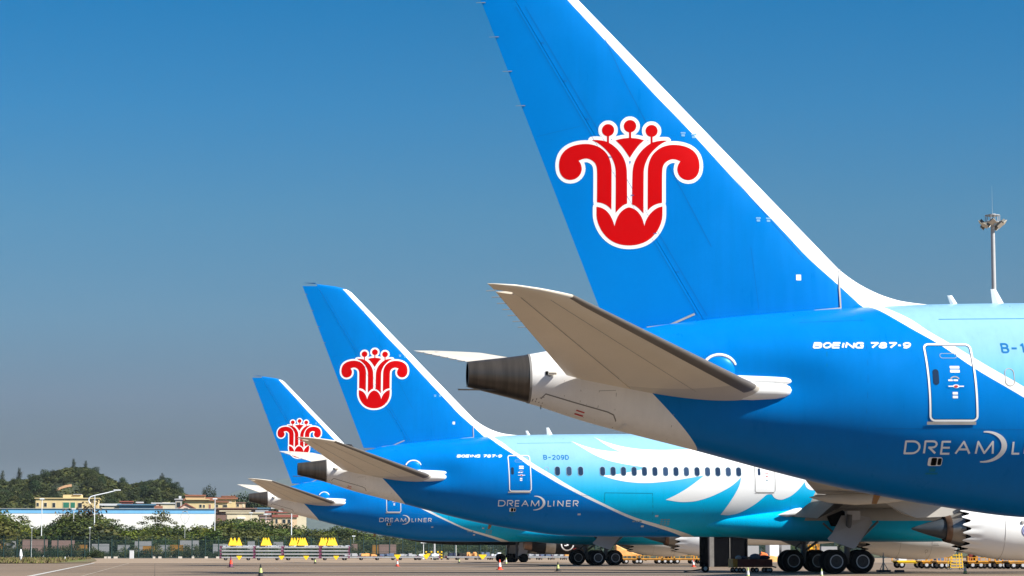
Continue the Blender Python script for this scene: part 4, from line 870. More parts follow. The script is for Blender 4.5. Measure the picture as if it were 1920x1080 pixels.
for u, vt, key, lab in ((2, 880, 'tall', "slim tree on the ridge at the far left end of the wooded hill"), (33, 875, 'tall', "ragged tall tree on the ridge left of the hill's summit"), (135, 858, 'tall', "tallest tree, standing on the summit of the wooded hill"),
                        (158, 869, 'tall', "second tall tree just right of the summit tree on the wooded hill"), (176, 873, 'round', "wide dark tree right of the two summit trees on the hill"), (56, 886, 'round', "low round tree on the hill's left shoulder"),
                        (228, 893, 'round', "dark round tree on the ridge halfway down the hill's right side"), (302, 890, 'tall', "ragged tree on the last knoll of the hill's right side"), (313, 893, 'round', "leaning tree beside the ragged one on the hill's last knoll"), (122, 876, 'round', "round tree just left of the summit tree on the hill")):
    Y = 1165; z = hill_z(u, Y); top = pix(u, Y, vt).z; h = {'tall': 12.0, 'round': 7.8}[key]; s = max(.6, (top-z+.5)/h)
    tree("ridge_tree", key, gx(u, Y), Y, z-.5, s, lab, "tree", "tall trees along the ridge")
for u, vt, s, lab in ((384, 908, 1.15, "left conifer-like dark tree behind the terracotta roofs"), (391, 905, 1.3, "tallest dark tree of the clump behind the terracotta roofs"), (400, 910, 1.1, "right dark tree of the clump behind the terracotta roofs"), (380, 914, .9, "lowest dark tree at the left of the clump behind the terracotta roofs")):
    Y = 980; top = pix(u, Y, vt).z; sz = top/12.0; tree("dark_tree", 'tall', gx(u, Y), Y, 0, 1.0*s, lab, "tree", "dark trees behind the houses", sz)
for u, vt, s, key in ((452, 921, 1.9, 'round'), (466, 917, 2.1, 'round'), (480, 920, 2.0, 'round'), (495, 926, 1.9, 'dense'), (440, 932, 1.5, 'round'), (510, 938, 1.8, 'dense')):
    Y = 930; top = pix(u, Y, vt).z; sz = top/(7.8 if key == 'round' else 5.6); tree("dark_tree", key, gx(u, Y), Y, 0, s, "dark broad tree behind the tail cone of the farthest blue airliner", "tree", "trees behind the farthest tail cone", sz)
# belt of trees behind the fence
ZB = ((77, "left of the straight white lamp"), (130, "just right of the straight white lamp"), (176, "left of the curved-arm lamp"), (235, "right of the curved-arm lamp"), (300, "before the warehouse's middle"), (346, "left of the twin-armed lamp"), (402, "before the warehouse's right end"), (440, "right of the warehouse end"), (480, "under the long brown roof"), (520, "left of the peach building"), (560, "below the peach building"), (620, "below the farthest tail cone"), (700, "under the farthest fuselage"), (900, "beneath the farthest belly"), (9999, "hidden low beneath the airliners"))
belt = []
rb = random.Random(5)
prof = pchip([(-60,955),(0,958),(20,966),(40,978),(60,984),(95,985),(105,972),(120,965),(150,960),(170,955),(185,965),(200,980),(230,985),(280,984),(330,982),(350,988),(372,986),(395,980),(408,968),(440,968),(480,972),(520,978),(560,984),(600,985),(640,985),(700,990),(800,996),(1000,1000),(1700,1003)])
H = {'broad': 6.3, 'broad2': 6.0, 'broad3': 6.3, 'round': 7.5, 'umbrella': 7.1, 'dense': 5.8, 'shrub': 3.0, 'brown': 7.2, 'bush': 2.2}
i = 0; u = -55.0
while u < 1700:
    for row, (Y0, dv) in enumerate(((572, 0), (545, 9), (505, 21))):
        if row == 0 and rb.random() < .15: continue
        uu = u+rb.uniform(-7, 7); Y = Y0+rb.uniform(-8, 8); vt = prof(uu)+dv+rb.uniform(-2, 7)
        key = rb.choice(['broad', 'broad2', 'broad2', 'broad3', 'round', 'broad'] if row < 2 else ['shrub', 'shrub', 'broad2', 'bush', 'broad'])
        if uu > 395 and uu < 470 and row == 0: key = rb.choice(['broad3', 'broad3', 'broad'])
        if 480 < uu < 640 and row == 0: key = rb.choice(['round', 'broad', 'broad'])
        top = pix(uu, Y, vt).z; s = max(.35, top/H[key]); wd = s*rb.uniform(1.1, 1.5) if row == 0 else max(s*1.5, .8)*rb.uniform(1.0, 1.3)
        lab = {'broad': "mid green belt tree", 'broad2': "olive belt tree", 'broad3': "bright yellow green belt tree", 'round': "dark round belt tree", 'shrub': "low olive belt shrub", 'bush': "small dark belt bush"}[key]+(", back row " if row == 0 else ", middle row " if row == 1 else ", front row ")+zone(uu, ZB)
        tree("belt_tree" if key not in ('shrub', 'bush') else "belt_shrub", key, gx(uu, Y), Y, 0, wd, lab, "tree" if key not in ('shrub', 'bush') else "shrub", {'broad': "bushy mid green trees of the belt", 'broad2': "olive trees of the belt", 'broad3': "yellow green trees of the belt", 'round': "dark round trees of the belt", 'shrub': "olive shrubs at the foot of the belt", 'bush': "dark bushes at the foot of the belt"}[key], s)
    u += 10.5 if u < 700 else 34
for uu, vt, w, key, lab in ((303, 957, 1.25, 'umbrella', "thin flat-topped tree standing in front of the white warehouse wall"), (281, 966, 1.1, 'umbrella', "smaller flat-topped sapling left of the thin tree before the warehouse"), (312, 970, .9, 'umbrella', "low spreading sapling right of the thin tree before the warehouse"), (212, 972, 1.0, 'umbrella', "airy sapling in front of the warehouse, right of the tall white lamp"), (38, 966, 1.1, 'umbrella', "thin sapling before the left end of the white warehouse wall"),
                            (172, 934, 1.35, 'brown', "brown half-bare tree rising behind the white street lamp"), (160, 945, 1.2, 'brown', "brownish tree left of the white street lamp"), (121, 950, 1.15, 'brown', "dark brown tree hiding the gap in the warehouse's blue band"), (125, 958, 1.0, 'broad2', "yellowish tree in front of the brown tree at the warehouse"), (152, 957, 1.0, 'broad', "green tree between the two brown trees before the warehouse"), (5, 955, 1.3, 'broad', "leafy green tree at the left edge of the photo before the warehouse")):
    Y = 590; top = pix(uu, Y, vt).z; tree("tree", key, gx(uu, Y), Y, 0, w*1.2, lab, "tree", None, top/H[key])
for uu, vt, s, Y in ((172, 1031, .75, 446), (182, 1029, .9, 445), (190, 1031, .8, 446), (103, 1022, 1.0, 460), (110, 1028, .9, 458)):
    tree("fence_bush", 'bush', gx(uu, Y), Y, 0, pix(uu, Y, vt).z/2.2, "dark green bush growing at the foot of the green fence", "bush", "bushes at the fence foot")

# ------------------------------------------------------------------ green security fence
fence = empty("metal_mesh_fence", (gx(-70, 452), 452, 0), 0, "long dark green metal mesh fence closing off the apron", "fence")
FX0 = gx(-70, 452); NP_, SP = 92, 2.35
post = MB().box(-.11, .11, -.11, .11, 0, 3.35).bar((0, 0, 3.3), (0, .35, 4.0), .03, n=4).mesh("fence_post", M['fence'])
mb = MB()
for k in range(20): mb.box(.10+k*.1145-.019, .10+k*.1145+.019, -.008, .008, .08, 3.2)
for z in (.08, 1.1, 2.15, 3.15): mb.box(.05, 2.30, -.012, .012, z, z+.06)
for z in (3.4, 3.62, 3.85): mb.box(0, 2.35, (z-3.3)*.5-.012, (z-3.3)*.5+.012, z, z+.03)
pan = mb.mesh("fence_panel", M['fence'])
for k in range(NP_):
    put("fence_post", post, fence, (k*SP, 0, 0)); put("fence_panel", pan, fence, (k*SP, 0, 0))
for k, u in enumerate((198, 205, 217, 289, 300, 338, 362, 387, 409)):
    Y = 443; w = .22+.06*(k % 3); MB().box(-w, w, -.2, .2, 0, .33).build("concrete_block", M['concrete'], None, loc=(gx(u, Y), Y, .01)); 
    tag(bpy.context.scene.objects[-1] if False else col.objects[-1], "small pale concrete block on the ground at the foot of the green fence", "block", "concrete blocks along the fence")
def single(name, mb, mats, loc, label, cat, group=None, smooth=False, rz=0):
    o = mb.build(name, mats, None, smooth, loc=loc); o.rotation_euler.z = rz; return tag(o, label, cat, group)
Y = 443; cb = empty("utility_cabinet", (gx(247, Y), Y, .01), 0, "white utility cabinet standing at the foot of the green fence", "cabinet")
MB().box(-.38, .38, -.3, .3, 0, 1.35).build("body", M['pole_white'], cb); MB().box(-.42, .42, -.34, .34, 1.352, 1.42).build("lid", M['galv'], cb); MB().box(-.34, .34, -.325, -.302, .1, 1.28).build("door", M['rim'], cb)
single("marker_post", MB().bar((0, 0, 0), (0, 0, .9), .05).loft([[(w*math.cos(t*.785), w*math.sin(t*.785), z) for t in range(8)] for z, w in ((.35, .1), (.7, .2), (1.0, .16), (1.35, .09), (1.45, .03))]), M['pole_white'], (gx(39, 290), 290, .05), "small white marker post standing on the dry grass verge at far left", "marker")
single("ground_light", MB().bar((0, 0, 0), (0, 0, .35), .05).bar((0, 0, .35), (0, 0, .5), .08), M['pole_white'], (gx(122, 330), 330, .06), "tiny white edge light on the green part of the verge", "light")

# ------------------------------------------------------------------ street lamps
def lamp(u, Y, vt, r, label, arm=None, twin=False, group="white street lamps behind the fence", m='pole_white'):
    t = empty("street_lamp", (gx(u, Y), Y, 0), 0, label, "street lamp", group); h = pix(u, Y, vt).z
    MB().bar((0, 0, 0), (0, 0, h-.05), r, n=8, r2=r*.62).box(-r*2, r*2, -r*2, r*2, 0, .25).build("pole", M[m], t, True)
    if arm:
        L, up = arm; mb = MB(); P = [(-.9, 0, h-1.5), (-1.2, 0, h-1.0), (-1.15, 0, h-.5), (-.8, 0, h-.15), (0, 0, h+.1), (L*.5, 0, h+up*.5), (L, 0, h+up)]
        for a, b in zip(P, P[1:]): mb.bar(a, b, r*.95, n=8)
        mb.bar((0, 0, h-.2), (0, 0, h+.12), r*.7); mb.build("arm", M[m], t, True); MB().box(L-.9, L+.5, -.16, .16, h+up-.10, h+up+.10).build("lamp_head", M[m], t)
    elif twin:
        for s in (-1, 1):
            mb = MB(); P = [(0, 0, h-1.4), (s*.5, 0, h-.9), (s*.9, 0, h+.1), (s*.75, 0, h+.7), (s*.2, 0, h+1.2)]
            for a, b in zip(P, P[1:]): mb.bar(a, b, r*.6)
            mb.build("arm", M[m], t, True); MB().box(s*.2-.35, s*.2+.35, -.12, .12, h+1.12, h+1.28).build("lamp_head", M[m], t)
    else: MB().box(-.45*min(1, r/.07), .45*min(1, r/.07), -.2*min(1, r/.07), .2*min(1, r/.07), h-.04, h+.18).bar((0, 0, h-.4), (0, 0, h), r).build("lamp_head", M[m], t)
lamp(176, 510, 930, .13, "tall white street lamp with a curved arm reaching right", (4.6, 1.2))
lamp(77, 512, 936, .11, "tall straight white lamp in front of the warehouse's left half")
lamp(137, 560, 955, .10, "short white lamp rising out of trees before the yellow building")
lamp(402, 512, 936, .11, "tall white lamp at the right end of the white warehouse")
lamp(346, 530, 970, .07, "thin grey lamp with two curved arms before the warehouse", None, True, m='pole_grey')
lamp(546, 512, 950, .14, "white lamp pole right of the yellow triangles, under the farthest tail")
lamp(470, 600, 962, .07, "short pale lamp pole among the trees below the brown roofs")
lamp(498, 620, 965, .06, "thin pale lamp pole left of the peach building with red roof")
lamp(59, 470, 990, .035, "low white lamp behind the fence at the left", m='pole_white')
lamp(168, 470, 990, .03, "thin white camera pole just left of the curved-arm street lamp")
lamp(663, 500, 1006, .05, "low pale lamp behind the fence right of the stacked dollies")
lamp(794, 400, 1018, .07, "grey pole with a white box behind the yellow striped barrier")
lamp(855, 400, 1016, .06, "thin slanted-top white pole beside the fence under the farthest airliner")
lamp(814.5, 385, 1000, .19, "thick grey pole between the two yellow and black barriers", m='pole_grey')
# flood light mast
Y = 325; hm = pix(1859.5, Y, 411).z; t = empty("floodlight_mast", (gx(1873.5, Y), Y, 0), 0, "tall grey floodlight mast rising behind the nearest airliner", "mast")
MB().bar((0, 0, 0), (0, 0, hm-.3), .46, n=16, r2=.27).build("pole", M['pole_grey'], t, True)
mb = MB(); mb.lathe([(hm-.5, 1.0), (hm-.35, 1.05), (hm-.3, .3)], 'z', n=16).lathe([(hm+.35, .5), (hm+.7, .45)], 'z', n=12)
for k in range(12):
    a = 6.28*k/12; mb.bar((1.0*math.cos(a), 1.0*math.sin(a), hm-.4), (1.0*math.cos(a), 1.0*math.sin(a), hm+.5), .04, n=4)
mb.lathe([(hm+.48, 1.02), (hm+.56, 1.02)], 'z', n=24); mb.build("head_ring", M['pole_grey'], t)
M['lampcase'] = mat("lamp_case", (.10, .10, .09), .5); M['lampglass'] = mat("lamp_glass", (.55, .5, .42), .25)
for k in range(9):
    a = 6.28*k/9+.2; c = Vector((1.25*math.cos(a), 1.25*math.sin(a), hm-.30-.45*(k % 2))); d = Vector((math.cos(a), math.sin(a), -.75)).normalized(); e = d.orthogonal().normalized()*.34; g = d.cross(e).normalized()*.26
    mb = MB(); mb.prism([c+e+g, c-e+g, c-e-g, c+e-g], d*.42, 0); e *= 1.25; g *= 1.25; c2 = c+d*.425; mb.prism([c2+e+g, c2-e+g, c2-e-g, c2+e-g], d*.05, 1)
    mb.build("floodlight", [M['lampcase'], M['lampglass']], t)
MB().bar((0, 0, hm+.3), (0, 0, hm+4.6), .022, n=5, r2=.006).build("lightning_rod", M['pole_grey'], t)

# ------------------------------------------------------------------ buildings
def bmat(n, c, **k): return mat(n, c, .85, var=.10, scale=.25, **k)
M['bwhite'] = bmat("render_white", (.74, .73, .70)); M['bblue'] = bmat("cladding_blue", (.16, .42, .70)); M['byellow'] = bmat("render_pale_yellow", (.62, .48, .25)); M['bpeach'] = bmat("render_peach", (.60, .43, .27)); M['bcream'] = bmat("render_cream", (.60, .52, .37))
M['broof'] = bmat("roof_terracotta", (.30, .12, .07)); M['bred'] = bmat("roof_dull_red", (.26, .075, .055)); M['bbrown'] = bmat("roof_brown", (.17, .10, .08)); M['bgrey'] = bmat("render_grey", (.36, .36, .37)); M['bpink'] = bmat("render_pink", (.62, .44, .36)); M['bteal'] = bmat("roof_blue_sheet", (.085, .19, .29)); M['bwin'] = mat("far_window", (.025, .03, .035), .3); M['bgreen'] = mat("green_shutter", (.02, .16, .10), .6); M['btin'] = bmat("roof_tin", (.55, .56, .57))
def span(u0, u1, Y): return gx(u0, Y), gx(u1, Y)
def zz(v, Y): return pix(100, Y, v).z
def building(name, u0, u1, Y, vt, depth, wall, label, cat="building", roof=None, wins=(), blocks=(), roof_over=.3, roof_h=.35, group=None):
    x0, x1 = span(u0, u1, Y); xc = (x0+x1)/2; b = empty(name, (xc, Y, 0), 0, label, cat, group); h = zz(vt, Y)
    wl_ = MB().box(x0-xc, x1-xc, 0, depth, -.3, h).build("wall", wall, b)
    if roof: MB().box(x0-xc-roof_over, x1-xc+roof_over, -roof_over, depth+roof_over, h+.004, h+roof_h).build("roof", roof, b)
    for (a, c, v0, v1, m) in wins:
        p, q = span(a, c, Y); f = MB().box(p-xc-.12, q-xc+.12, -.07, .02, zz(v1, Y)-.12, zz(v0, Y)+.12).build("window", M['bcream'], wl_); MB().box(p-xc, q-xc, -.085, -.072, zz(v1, Y), zz(v0, Y)).build("pane", m, f) if False else put("pane", MB().box(p-xc, q-xc, -.095, -.072, zz(v1, Y), zz(v0, Y)).mesh("pane", m), b)
    for (a, c, v0, v1, dy, m, nm) in blocks:
        p, q = span(a, c, Y); MB().box(p-xc, q-xc, dy, dy+depth*.5, zz(v1, Y), zz(v0, Y)).build(nm, m, b)
    return b
# white warehouse with a blue band
Y = 650; x0, x1 = span(-140, 403, Y); xc = (x0+x1)/2; w = empty("warehouse", (xc, Y, 0), 0, "long low white warehouse with a sky blue band under its roof edge", "warehouse")
zt0, zb0 = zz(954.0, Y), zz(962.6, Y)
MB().box(x0-xc, x1-xc, 0, 40, -.3, zb0).build("wall", M['bwhite'], w); MB().box(x0-xc-.05, x1-xc+.05, -.06, 40.06, zb0+.003, zt0).build("blue_band", M['bblue'], w)
MB().box(x0-xc-.3, x1-xc+.3, -.3, 40.3, zt0+.003, zt0+.12).build("roof", M['bgrey'], w)
building("yellow_building", 65, 183, 745, 935, 14, M['byellow'], "flat-roofed pale yellow building above the white warehouse", roof=M['byellow'], roof_over=.35, roof_h=.25,
         wins=((67, 71, 943, 949, M['bwin']), (81, 86, 943, 950, M['bwin']), (97, 102, 943, 951, M['bwin']), (117, 128, 942, 952, M['bgreen']), (131, 139, 942, 952, M['bgreen']), (145, 152, 943, 952, M['bwin'])), blocks=((116, 152, 927.3, 935.2, 1, M['byellow'], "roof_block"), (135, 151, 926.2, 927.2, .6, M['btin'], "roof_slab")))
building("shed", 186, 224, 725, 948, 10, M['bcream'], "low shed with pale tin roof behind the warehouse left part", roof=M['btin'], roof_h=.6)
building("red_roof_house", 224, 247, 790, 941, 10, M['bred'], "small brick red house above the blue sheet roof", roof=M['bred'])
building("blue_roof_shed", 222, 288, 720, 947, 12, M['bteal'], "long shed with dark blue sheet roof behind the warehouse", roof=M['bteal'], roof_over=.5, blocks=((288.2, 304, 948, 953, .3, M['broof'], "brick_annex"),))
building("white_house", 255, 266, 800, 942.5, 8, M['bwhite'], "tiny white house right of the brick red house", roof=M['btin'])
building("pink_house", 284, 297, 800, 944, 8, M['bpink'], "tiny pink house above the warehouse roof", roof=M['btin'])
building("cream_row", 300, 328, 790, 944, 9, M['bcream'], "low cream row of houses left of the grey block", roof=M['btin'], blocks=((303, 318, 941, 944, 1, M['bcream'], "upper_storey"),))
building("grey_block", 327.5, 340, 770, 936.5, 8, M['bgrey'], "narrow grey block with a tank on its roof", roof=M['bgrey'], wins=((330, 337, 941, 951, M['bwin']),), blocks=((334, 339, 929, 933.8, 2, M['btin'], "water_tank"),))
# pink gabled house
Y = 760; x0, x1 = span(335, 364, Y); xc = (x0+x1)/2; g = empty("gable_house", (xc, Y, 0), 0, "pink gabled house with red pitched roof behind the warehouse", "house"); he, hp = zz(953, Y), zz(944.5, Y)
MB().prism([(x0-xc, 0, 0), (x1-xc, 0, 0), (x1-xc, 0, he), (-.4, 0, hp), (x0-xc, 0, he)], (0, 9, 0)).build("wall", M['bpink'], g); 
for s in (-1, 1): MB().prism([(-.4, -.3, hp+.01), (s*(x1-x0)/2+s*.4, -.3, he-.15), (s*(x1-x0)/2+s*.4, -.3, he+.12), (-.4, -.3, hp+.35)], (0, 9.6, 0)).build("roof", M['bred'], g)
MB().box(-.9, .3, -.06, -.005, he-1.0, he+.2).build("window", M['bwin'], g)
building("terrace_house", 346, 401, 860, 938, 14, M['byellow'], "cream yellow villa with terracotta roofs and an upper storey", "house", roof=M['broof'], roof_over=.6, roof_h=.7,
         wins=((373, 377, 945.5, 951, M['bwin']), (380, 383, 946, 951, M['bwin']), (391, 394, 945, 953, M['bred'])), blocks=((346, 384, 929, 937, .8, M['byellow'], "upper_storey"), (345, 385, 926.8, 928.9, .4, M['broof'], "upper_roof"), (347, 392, 934.6, 936.5, -.8, M['byellow'], "balcony"), (385, 402, 931.5, 936, 2, M['broof'], "side_roof")))
building("corner_house", 398, 441, 880, 934.5, 14, M['byellow'], "tall cream house with flat terracotta eaves right of the terrace villa", "house", roof=M['broof'], roof_over=.7, roof_h=.5,
         wins=((403, 408, 946, 950, M['bwin']), (417, 425, 946, 950, M['bwin']), (428, 433, 938, 942, M['bcream'])), blocks=((415, 440, 930, 934.4, 1, M['byellow'], "upper_storey"), (414, 441, 928.6, 929.9, .5, M['broof'], "upper_roof"), (398, 428, 939.4, 941, -.6, M['broof'], "lower_eave")))
building("small_house", 441, 459, 900, 942.5, 9, M['bpeach'], "small brownish house at the right end of the villas", "house", roof=M['bbrown'], wins=((443, 447, 944.5, 949, M['bwin']), (454, 457, 943, 950, M['bcream'])))
building("long_roof_house", 405, 478, 800, 953.5, 12, M['bbrown'], "long low house with a brown roof below the villas", "house", roof=M['bbrown'], roof_over=.6, blocks=((410, 470, 956.4, 958.4, -.7, M['bcream'], "balcony"),))
building("cream_terrace", 425, 493, 770, 962, 10, M['bcream'], "cream low terrace with pale parapet over the trees", "house", roof=M['bcream'], blocks=((444, 459, 969, 972, -1.0, M['bwhite'], "awning"),))
building("grey_roof_house", 478, 508, 820, 953, 10, M['bgrey'], "house with grey sheet roof behind the red brick rows", "house", roof=M['bteal'], blocks=((507, 518, 950.5, 953, -.5, M['btin'], "canopy"),))
building("brick_row", 487, 517, 730, 967, 9, M['bpink'], "brownish brick row with dark openings left of the peach building", "house", roof=M['bbrown'], blocks=((497, 518, 957.5, 960.5, 1.0, M['bred'], "upper_roof"), (488, 512, 971, 972.5, -.2, M['bbrown'], "ledge")))
building("peach_building", 512, 556, 700, 969, 12, M['bpeach'], "peach building with red parapet roof and three windows among trees", "building", roof=M['bred'], roof_over=.4, roof_h=.7, wins=((516, 520, 972.5, 981, M['bwin']), (529, 535, 973, 980, M['bwin']), (539, 544, 973, 980, M['bwin'])))
building("red_roof_row", 520, 574, 790, 961, 12, M['bcream'], "cluttered row of red and tin roofs behind the peach building", "house", roof=M['bred'], blocks=((522, 530, 955, 960, 1, M['bgrey'], "roof_hut"), (535, 546, 957, 960, 1, M['btin'], "roof_sheet")))

# things parked behind the fence
def box_truck(u, Y, w, h, m, label, cat="truck", z0=.8, grp=None, cab=None):
    t = empty("parked_truck", (gx(u, Y), Y, 0), 0, label, cat, grp); MB().box(-w/2, w/2, 0, 2.4, z0, h).build("cargo_box", m, t); MB().box(-w/2+.1, w/2+1.5, .3, 2.1, z0-.35, z0-.004).build("chassis", M['rubber'], t)
    if cab: MB().prism([(w/2+.1, .1, .6), (w/2+1.8, .1, .6), (w/2+1.8, .1, 1.5), (w/2+1.4, .1, 2.3), (w/2+.1, .1, 2.3)], (0, 2.2, 0)).build("cab", cab, t)
    for x in (-w/2+.8, w/2+.9): MB().lathe([(-.12, .45), (.12, .45)], 'y', (x, .4, .45), 16).build("wheel", M['tyre'], t)
    return t
M['container'] = bmat("container_pale", (.30, .30, .31)); M['pinkbox'] = bmat("container_dusty_pink", (.27, .165, .14)); M['dull_amber'] = bmat("container_dull_amber", (.34, .15, .012))
for u, Y, w, h, m, lab in ((-4, 490, 2.59, 2.65, 'dull_amber', "amber truck box behind the fence at the left edge"), (14, 492, 2.88, 3.15, 'container', "pale truck box behind the fence, left of the white lamp"), (65, 490, 4.68, 3.45, 'pinkbox', "dusty pink truck box behind the fence at the foot of the straight white lamp"), (118, 492, 4.32, 3.35, 'pinkbox', "long dusty pink and grey truck box behind the fence"), (152, 488, 2.16, 2.45, 'dull_amber', "small amber truck box behind the fence left of the curved lamp"),
                            (188, 490, 3.24, 2.65, 'container', "pale grey truck box behind the fence right of the curved lamp"), (232, 492, 2.30, 2.45, 'container', "short grey truck box behind the fence near the white cabinet"), (268, 490, 3.17, 3.15, 'container', "tall pale truck box behind the fence left of an amber one"), (279, 485, 2.30, 2.25, 'dull_amber', "amber truck box in front of a tall pale one behind the fence"), (306, 492, 2.59, 2.45, 'container', "pale box right of the amber truck box behind the fence"), (331, 488, 2.59, 2.45, 'dull_amber', "amber box behind the fence below the twin-armed lamp"),
                            (355, 492, 3.60, 3.35, 'container', "large pale box behind the fence right of the twin-armed lamp"), (415, 490, 3.24, 2.65, 'container', "pale box behind the fence left of the first stacked dolly"), (471, 490, 1.37, 3.15, 'container', "narrow white box behind the first and second dolly stacks"), (522, 490, 1.87, 3.05, 'container', "whitish box behind the gap of the second and third dolly stacks"), (662, 490, 1.73, 2.65, 'pinkbox', "pinkish box behind the fence right of the last dolly stack"), (704, 490, 1.15, 2.45, 'dull_amber', "small amber box behind the fence"), (727, 490, 3.31, 2.55, 'pinkbox', "tan box behind the fence above the low dollies")):
    box_truck(u, Y, w, h, M[m], lab, grp="truck boxes parked behind the fence")

# a low hedge row along the road behind the fence
rh = random.Random(9)
u = -50.0
while u < 680:
    Y = rh.uniform(470, 480)
    tree("hedge_shrub", rh.choice(['bush', 'shrub']), gx(u, Y), Y, 0, rh.uniform(.55, .95), "low shrub just behind the fence "+zone(u, ZB), "shrub", "low shrubs just behind the fence"); u += rh.uniform(7, 16)
# ------------------------------------------------------------------ thin haze over the whole place
me = MB().box(-7700, 9700, -500, 14000, -4, 400).mesh("haze", [])
hm_ = bpy.data.materials.new("haze"); hm_.use_nodes = True; hn = hm_.node_tree.nodes; hn.clear()
pv = hn.new("ShaderNodeVolumePrincipled"); pv.inputs['Color'].default_value = (0.72, 0.86, 1.0, 1); pv.inputs['Density'].default_value = 2.8e-5; pv.inputs['Anisotropy'].default_value = 0.0
ho = hn.new("ShaderNodeOutputMaterial"); hm_.node_tree.links.new(pv.outputs[0], ho.inputs['Volume']); me.materials.append(hm_)
put("haze", me)["kind"] = "stuff"
# ------------------------------------------------------------------ ground equipment
def wheel_mesh(r, w, n=14):
    return MB().lathe([(-w/2, r*.55), (-w/2, r*.9), (-w/3, r), (w/3, r), (w/2, r*.9), (w/2, r*.55)], 'y', n=n).lathe([(-w/2-.01, .02), (-w/2-.01, r*.45), (-w/2+.01, r*.55)], 'y', n=n, mi=1).mesh("wheel", [M['tyre'], M['galv']])
WH = wheel_mesh(.2, .12)
# flat pallet dolly (proto) : deck with roller bars, end stops, castors
def dolly_parts(L=3.6, W=2.4, h=.50, m='dolly_grey', ends='purple'):
    out = []
    mb = MB().box(-L/2, L/2, -W/2, -W/2+.10, h-.17, h).box(-L/2, L/2, W/2-.10, W/2, h-.17, h).box(-L/2, -L/2+.10, -W/2+.1, W/2-.1, h-.17, h).box(L/2-.10, L/2, -W/2+.1, W/2-.1, h-.17, h)
    out.append(("deck_frame", mb.mesh("deck_frame", M[m])))
    mb = MB()
    for i in range(9): x = -L/2+.35+i*(L-.7)/8; mb.bar((x, -W/2+.11, h-.03), (x, W/2-.11, h-.03), .05, n=6)
    out.append(("rollers", mb.mesh("rollers", M['galv'])))
    for s in (-1, 1):
        mb = MB(); x = s*(L/2+.09)
        for y in (-W/2+.25, -W/4, 0, W/4, W/2-.25): mb.box(x-.12, x+.12, y-.15, y+.15, h-.24, h+.10, 0 if (y*10) % 2 < 1 else 1)
        out.append(("end_stop", mb.mesh("end_stop", [M[ends], M['pole_white']])))
    return out
DP = dolly_parts()
def dolly(u, Y, z, label, group, wheels=True, s=1.0, x=None):
    d = empty("pallet_dolly", (gx(u, Y) if x is None else x, Y, z), 0, label, "dolly", group); d.scale = (s, 1, 1)
    for n, me in DP: put(n, me, d)
    if wheels:
        for a in (-1.3, 1.3):
            for b in (-.9, .9): put("wheel", WH, d, (a, b, .2))
    return d
tri_me = MB().prism([(-.50, 0, 0), (.50, 0, 0), (.08, 0, 1.02), (0, 0, 1.10), (-.08, 0, 1.02)], (0, .07, 0)).prism([(-.40, -.5, 0), (.40, -.5, 0), (.04, -.06, .95), (-.04, -.06, .95)], (0, .05, .0)).mesh("drawbar", M['yellow'])
inv_me = MB().prism([(-.38, 0, .62), (.38, 0, .62), (.36, 0, .52), (.05, 0, .08), (-.05, 0, .08), (-.36, 0, .52)], (0, .07, 0)).mesh("drawbar", M['yellow'])
Y = 352; k0 = ("first", "second", "third", "fourth")
PK = ((433, 439.5, 447.5), (493.7, 498, 503), (546.7, 552, 558, 562.5, 566.7, 571), (602, 606, 611, 617, 622, 626.5))
for i, (ua, ub) in enumerate(((414, 475), (477.5, 527), (530, 598), (601, 653))):
    uc = (ua+ub)/2; s = (ub-ua)*PXM(Y)/3.75
    for j, lay in enumerate(("lowest", "second lowest", "second highest", "topmost")):
        dolly(uc+(j % 2)*.6, Y, .45*j, f"{lay} grey pallet dolly of the {k0[i]} stack from the left topped by yellow triangles", "stacked grey pallet dollies", j == 0, s)
    mb = MB(); rb = random.Random(i)
    for q in range(46): x = rb.uniform(-1.7, 1.7)*s; mb.box(x, x+rb.uniform(.2, .6), -1.0+rb.random(), -.2+rb.random(), 1.86, 1.86+rb.uniform(.05, .22))
    tag(mb.build("folded_netting", M['galv'], None, loc=(gx(uc, Y), Y, 0)), f"heap of grey folded netting lying on the {k0[i]} dolly stack from the left", "netting", "folded netting on the dolly stacks")
    for q, u in enumerate(PK[i]):
        o = put("yellow_drawbar", tri_me, None, (gx(u, Y), Y-.5+.15*(q % 3), 2.06)); tag(o, f"upright yellow triangular drawbar on the {k0[i]} dolly stack from the left", "drawbar", f"yellow drawbars standing on the {k0[i]} dolly stack")
for u, lab in ((448, "first"), (527, "second"), (573, "third"), (629, "fourth")):
    tag(put("yellow_drawbar", inv_me, None, (gx(u, Y), Y-1.5, 0)), f"lowered yellow drawbar pointing down in front of the {lab} dolly stack from the left", "drawbar")
# low dollies to the right of the stacks
for i, (u, lab) in enumerate(((662, "first"), (692, "second"), (722, "third"), (765, "fourth"), (801, "fifth"))):
    dolly(u, 356, 0, f"{lab} grey pallet dolly from the left in the low row right of the stacks", "low row of grey pallet dollies", True, .85)
    mb = MB(); rb = random.Random(40+i)
    for q in range(8): x = rb.uniform(-1.3, 1.0); mb.box(x, x+rb.uniform(.3, .8), -1+rb.random(), rb.random(), .57, .60+rb.uniform(.1, .38))
    tag(mb.build("covered_load", M[('galv', 'tan', 'denim', 'galv', 'pole_white')[i]], None, loc=(gx(u, 356), 356, 0)), f"covered load lying on the {lab} dolly of the low row", "load", "covered loads on the low dollies")
for u, lab in ((745.5, "left"), (799.5, "right")): tag(put("yellow_drawbar", inv_me, None, (gx(u, 352), 352, .05)), f"lowered yellow drawbar, {lab} one of two on the low dolly row", "drawbar").scale = (1.25, 1, 1.2)
